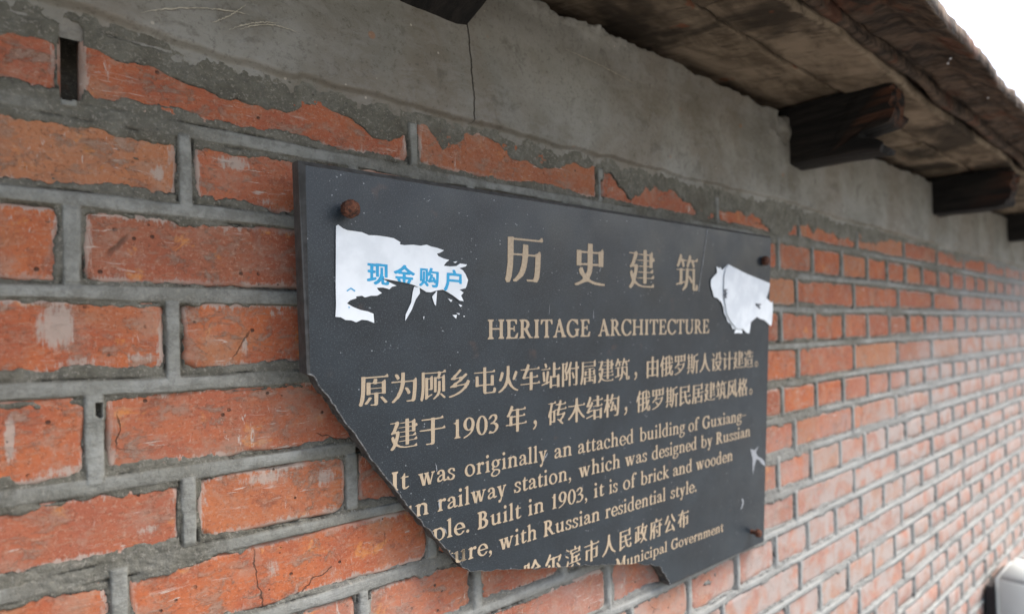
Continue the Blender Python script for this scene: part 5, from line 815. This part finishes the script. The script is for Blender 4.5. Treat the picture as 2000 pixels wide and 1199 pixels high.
# corner bolts (three are left)
def hexbolt(name, u, v, r, gap, length, tilt):
    bm = bmesh.new()
    bmesh.ops.create_cone(bm, segments=16, radius1=r*.50, radius2=r*.48, depth=length+.02, cap_ends=True, matrix=Matrix.Translation((0, 0, (length-.02)/2)))
    R_ = bmesh.ops.create_cone(bm, segments=6, radius1=r, radius2=r, depth=r*1.05, cap_ends=True, matrix=Matrix.Translation((0, 0, length+r*.4)))
    D = bmesh.ops.create_uvsphere(bm, u_segments=12, v_segments=6, radius=r*.86, matrix=Matrix.Translation((0, 0, length+r*.72)) @ Matrix.Diagonal((1, 1, .42, 1)))
    ed = [e for e in bm.edges if len({v for v in e.verts} & set(R_['verts'])) == 2]
    bmesh.ops.bevel(bm, geom=ed, offset=r*.14, segments=2, affect='EDGES')
    for q in bm.verts:
        n_ = .00035*float(fbm(np.array([q.co.x*3+u]), np.array([q.co.y*3+q.co.z*2]), 220, 120, 3)[0]); q.co += q.co.normalized()*n_
    o = bm_obj(name, bm, M_RUST, plaque, False)
    o.matrix_local = Matrix.Translation((u, v, 0)) @ Matrix.Rotation(tilt[0], 4, 'X') @ Matrix.Rotation(tilt[1], 4, 'Y')
    return o
hexbolt('bolt', .0315, -.0305, .0078, 0, .0085, (.06, -.05))['label'] = 'rusty bolt head standing proud at the upper left corner'
hexbolt('bolt', .700, -.036, .0075, 0, .0010, (.03, .0))['label'] = 'rusty bolt head sunk flush at the upper right corner'
hexbolt('bolt', .6795, -.4515, .0066, 0, .0085, (-.05, .05))['label'] = 'rusty bolt standing proud at the lower right corner'
# chalky scratches and scrapes on the slab
pl = lambda x, y: (x, y, .0006)
ribbon('scratch', arc((.5465, -.0015), (.5275, -.0865), .0, 30), .0007, M_CHALK, plaque, pl, False)
def splat(pts, cx, cy):
    P = [(x/1000, y/1000) for x, y in pts]; bm = bmesh.new(); f = bm.faces.new([bm.verts.new((x, y, .0005)) for x, y in P]); bmesh.ops.triangulate(bm, faces=[f]); bm_obj('scrape', bm, M_CHALK, plaque)
splat([(671, -322), (684, -326), (697, -321), (688, -330), (694, -337), (708, -343), (716, -350), (718, -357), (711, -353), (706, -351), (699, -344), (690, -341), (684, -352), (681, -364), (679, -350), (678, -337)], 0, 0)
splat([(648, -394), (653, -395), (655, -402), (650, -409), (645, -410), (649, -405), (651, -399)], 0, 0)
for a, b, w in (((.322, -.112), (.322, -.121), .0006), ((.333, -.063), (.331, -.068), .0006), ((.118, -.283), (.119, -.292), .0009), ((.247, -.270), (.253, -.262), .0009), ((.123, -.310), (.127, -.318), .0005), ((.255, -.104), (.2535, -.117), .0003), ((.437, -.380), (.441, -.386), .0005), ((.400, -.215), (.400, -.224), .0003), ((.115, -.250), (.116, -.258), .0006)):
    ribbon('scratch', arc(a, b, .0002, 6), w, M_CHALK, plaque, pl)

# torn flyers stuck on the plaque
def flyer(name, loops, label, zf, mats=M_PAPER, z=.0010):
    t = empty(name, (0, 0, 0), label, 'flyer', 'torn paper flyers on the plaque'); 
    c = np.vstack(loops).mean(0); t.matrix_world = MS @ Matrix.Translation((c[0], c[1], 0))
    return t, c
def put(parent, c, name, loops, mat, z, th, zf=None, fine=.006):
    return flat_shape(name, [q-c for q in loops], mat, parent, z, th, (lambda x, y: zf(x+c[0], y+c[1])) if zf else None, fine)
def zl(x, y):
    X = np.array([x]); Y = np.array([y]); return float(max(0, .0004+.0004*fbm(X, Y, 28, 130, 3)[0]))
t, c = flyer('torn_flyer', SHAPES['flyer_left'], 'torn white flyer with blue characters, stuck below the upper left bolt of the plaque', zl)
put(t, c, 'paper', SHAPES['flyer_left'], M_PAPER, .0007, .00025, zl)
for q in SHAPES['flyer_shards']: put(t, c, 'paper_shred', [q], M_PAPER, .0007, .0002)
put(t, c, 'blue_print', SHAPES['blue'], M_BLUE, .0011, .00006, zl)
def zr(x, y):
    X = np.array([x]); Y = np.array([y]); return float(max(0, .0005+.0005*fbm(X, Y, 30, 134, 3)[0]))
t, c = flyer('torn_flyer', SHAPES['flyer_right'], 'torn white flyer folded over at the right edge of the plaque', zr)
put(t, c, 'paper', SHAPES['flyer_right'], M_PAPER, .0007, .00025, zr)
def zq(x, y): return zr(x, y)+.0014+.004*max(0, (x-.66)/.05)*max(0, min(1, (y+.15)/.06+.4))*.5
put(t, c, 'folded_flap', SHAPES['flap'], M_FLAP, .0011, .00025, zq)
put(t, c, 'print_mark', SHAPES['mark_dark'], M_INK, .0016, .00006, zq); put(t, c, 'print_mark', SHAPES['mark_grey'], M_INK, .0016, .00006, zq)

# ------------------------------------------------------------------ pale box against the far low part of the wall
def wall_point(px, py, y=0.0):
    d = fw+rt*((px-1000)/CAM_F)-up*((py-CAM_CY)/CAM_F); return CAM_POS+d*((y-CAM_POS.y)/d.y)
def pale_box():
    A_ = wall_point(1941, 1122, -.03); x1_ = wall_point(1975, 1088, -.03).x; L_ = x1_-A_.x; H = A_.z-GZ
    t = empty('white_box', (A_.x, 0, GZ), 'pale white box with a painted shadow strip, low against the far brick wall', 'box')
    bm = bmesh.new(); bmesh.ops.create_cube(bm, size=1, matrix=Matrix.Translation((L_/2, -.18, H/2)) @ Matrix.Diagonal((L_, .30, H, 1)))
    bmesh.ops.bevel(bm, geom=bm.edges[:], offset=.014, segments=4, affect='EDGES')
    bm_obj('casing', bm, mat_flat('white_enamel', (.66, .71, .71), .75, .05, 12, .1), t, True)
    bm = bmesh.new(); bmesh.ops.create_cube(bm, size=1, matrix=Matrix.Translation((L_/2+.004, -.018, (H-.04)/2)) @ Matrix.Diagonal((L_, .020, H-.04, 1)))  # dark strip standing in for the shadow between box and wall
    bm_obj('shadow_strip', bm, mat_flat('shadow_dark', (.03, .025, .025), .8, .1, 50, .2), t)
pale_box()
# building beyond the end of the eave
def far_building():
    b = empty('building', (20, -3.05, GZ), 'beige building seen past the end of the eave', 'building')
    z_ = 0.0
    while to_px((16.5, 1.4, z_))[1] > 186: z_ += .05
    H = z_-GZ
    bm = bmesh.new(); bmesh.ops.create_cube(bm, size=1, matrix=Matrix.Translation((0, 0, H/2)) @ Matrix.Diagonal((7, 9, H, 1)))
    bm_obj('wall', bm, mat_flat('beige_render', (.52, .45, .38), .9, .06, 2, .2), b)
    bm = bmesh.new(); bmesh.ops.create_cube(bm, size=1, matrix=Matrix.Translation((0, 0, H+.1)) @ Matrix.Diagonal((7.5, 9.5, .25, 1)))
    bm_obj('cornice', bm, mat_flat('cornice_paint', (.42, .38, .33), .9, .06, 2, .2), b)
    gl = mat_flat('window_glass', (.06, .08, .10), .1, .1, 2, 0); fr = mat_flat('window_frame_paint', (.6, .6, .58), .6, .05, 5, 0)
    for yy in (-3.2, -1.1, 1.0, 3.1):
        for zz in (1.9, 4.6, 7.0):
            bm = bmesh.new(); bmesh.ops.create_cube(bm, size=1, matrix=Matrix.Translation((-3.52, yy, zz)) @ Matrix.Diagonal((.12, 1.2, 1.5, 1))); w = bm_obj('window', bm, fr, b)
            bm = bmesh.new(); bmesh.ops.create_cube(bm, size=1, matrix=Matrix.Translation((-3.57, yy, zz)) @ Matrix.Diagonal((.06, 1.0, 1.3, 1))); bm_obj('pane', bm, gl, w)
far_building()
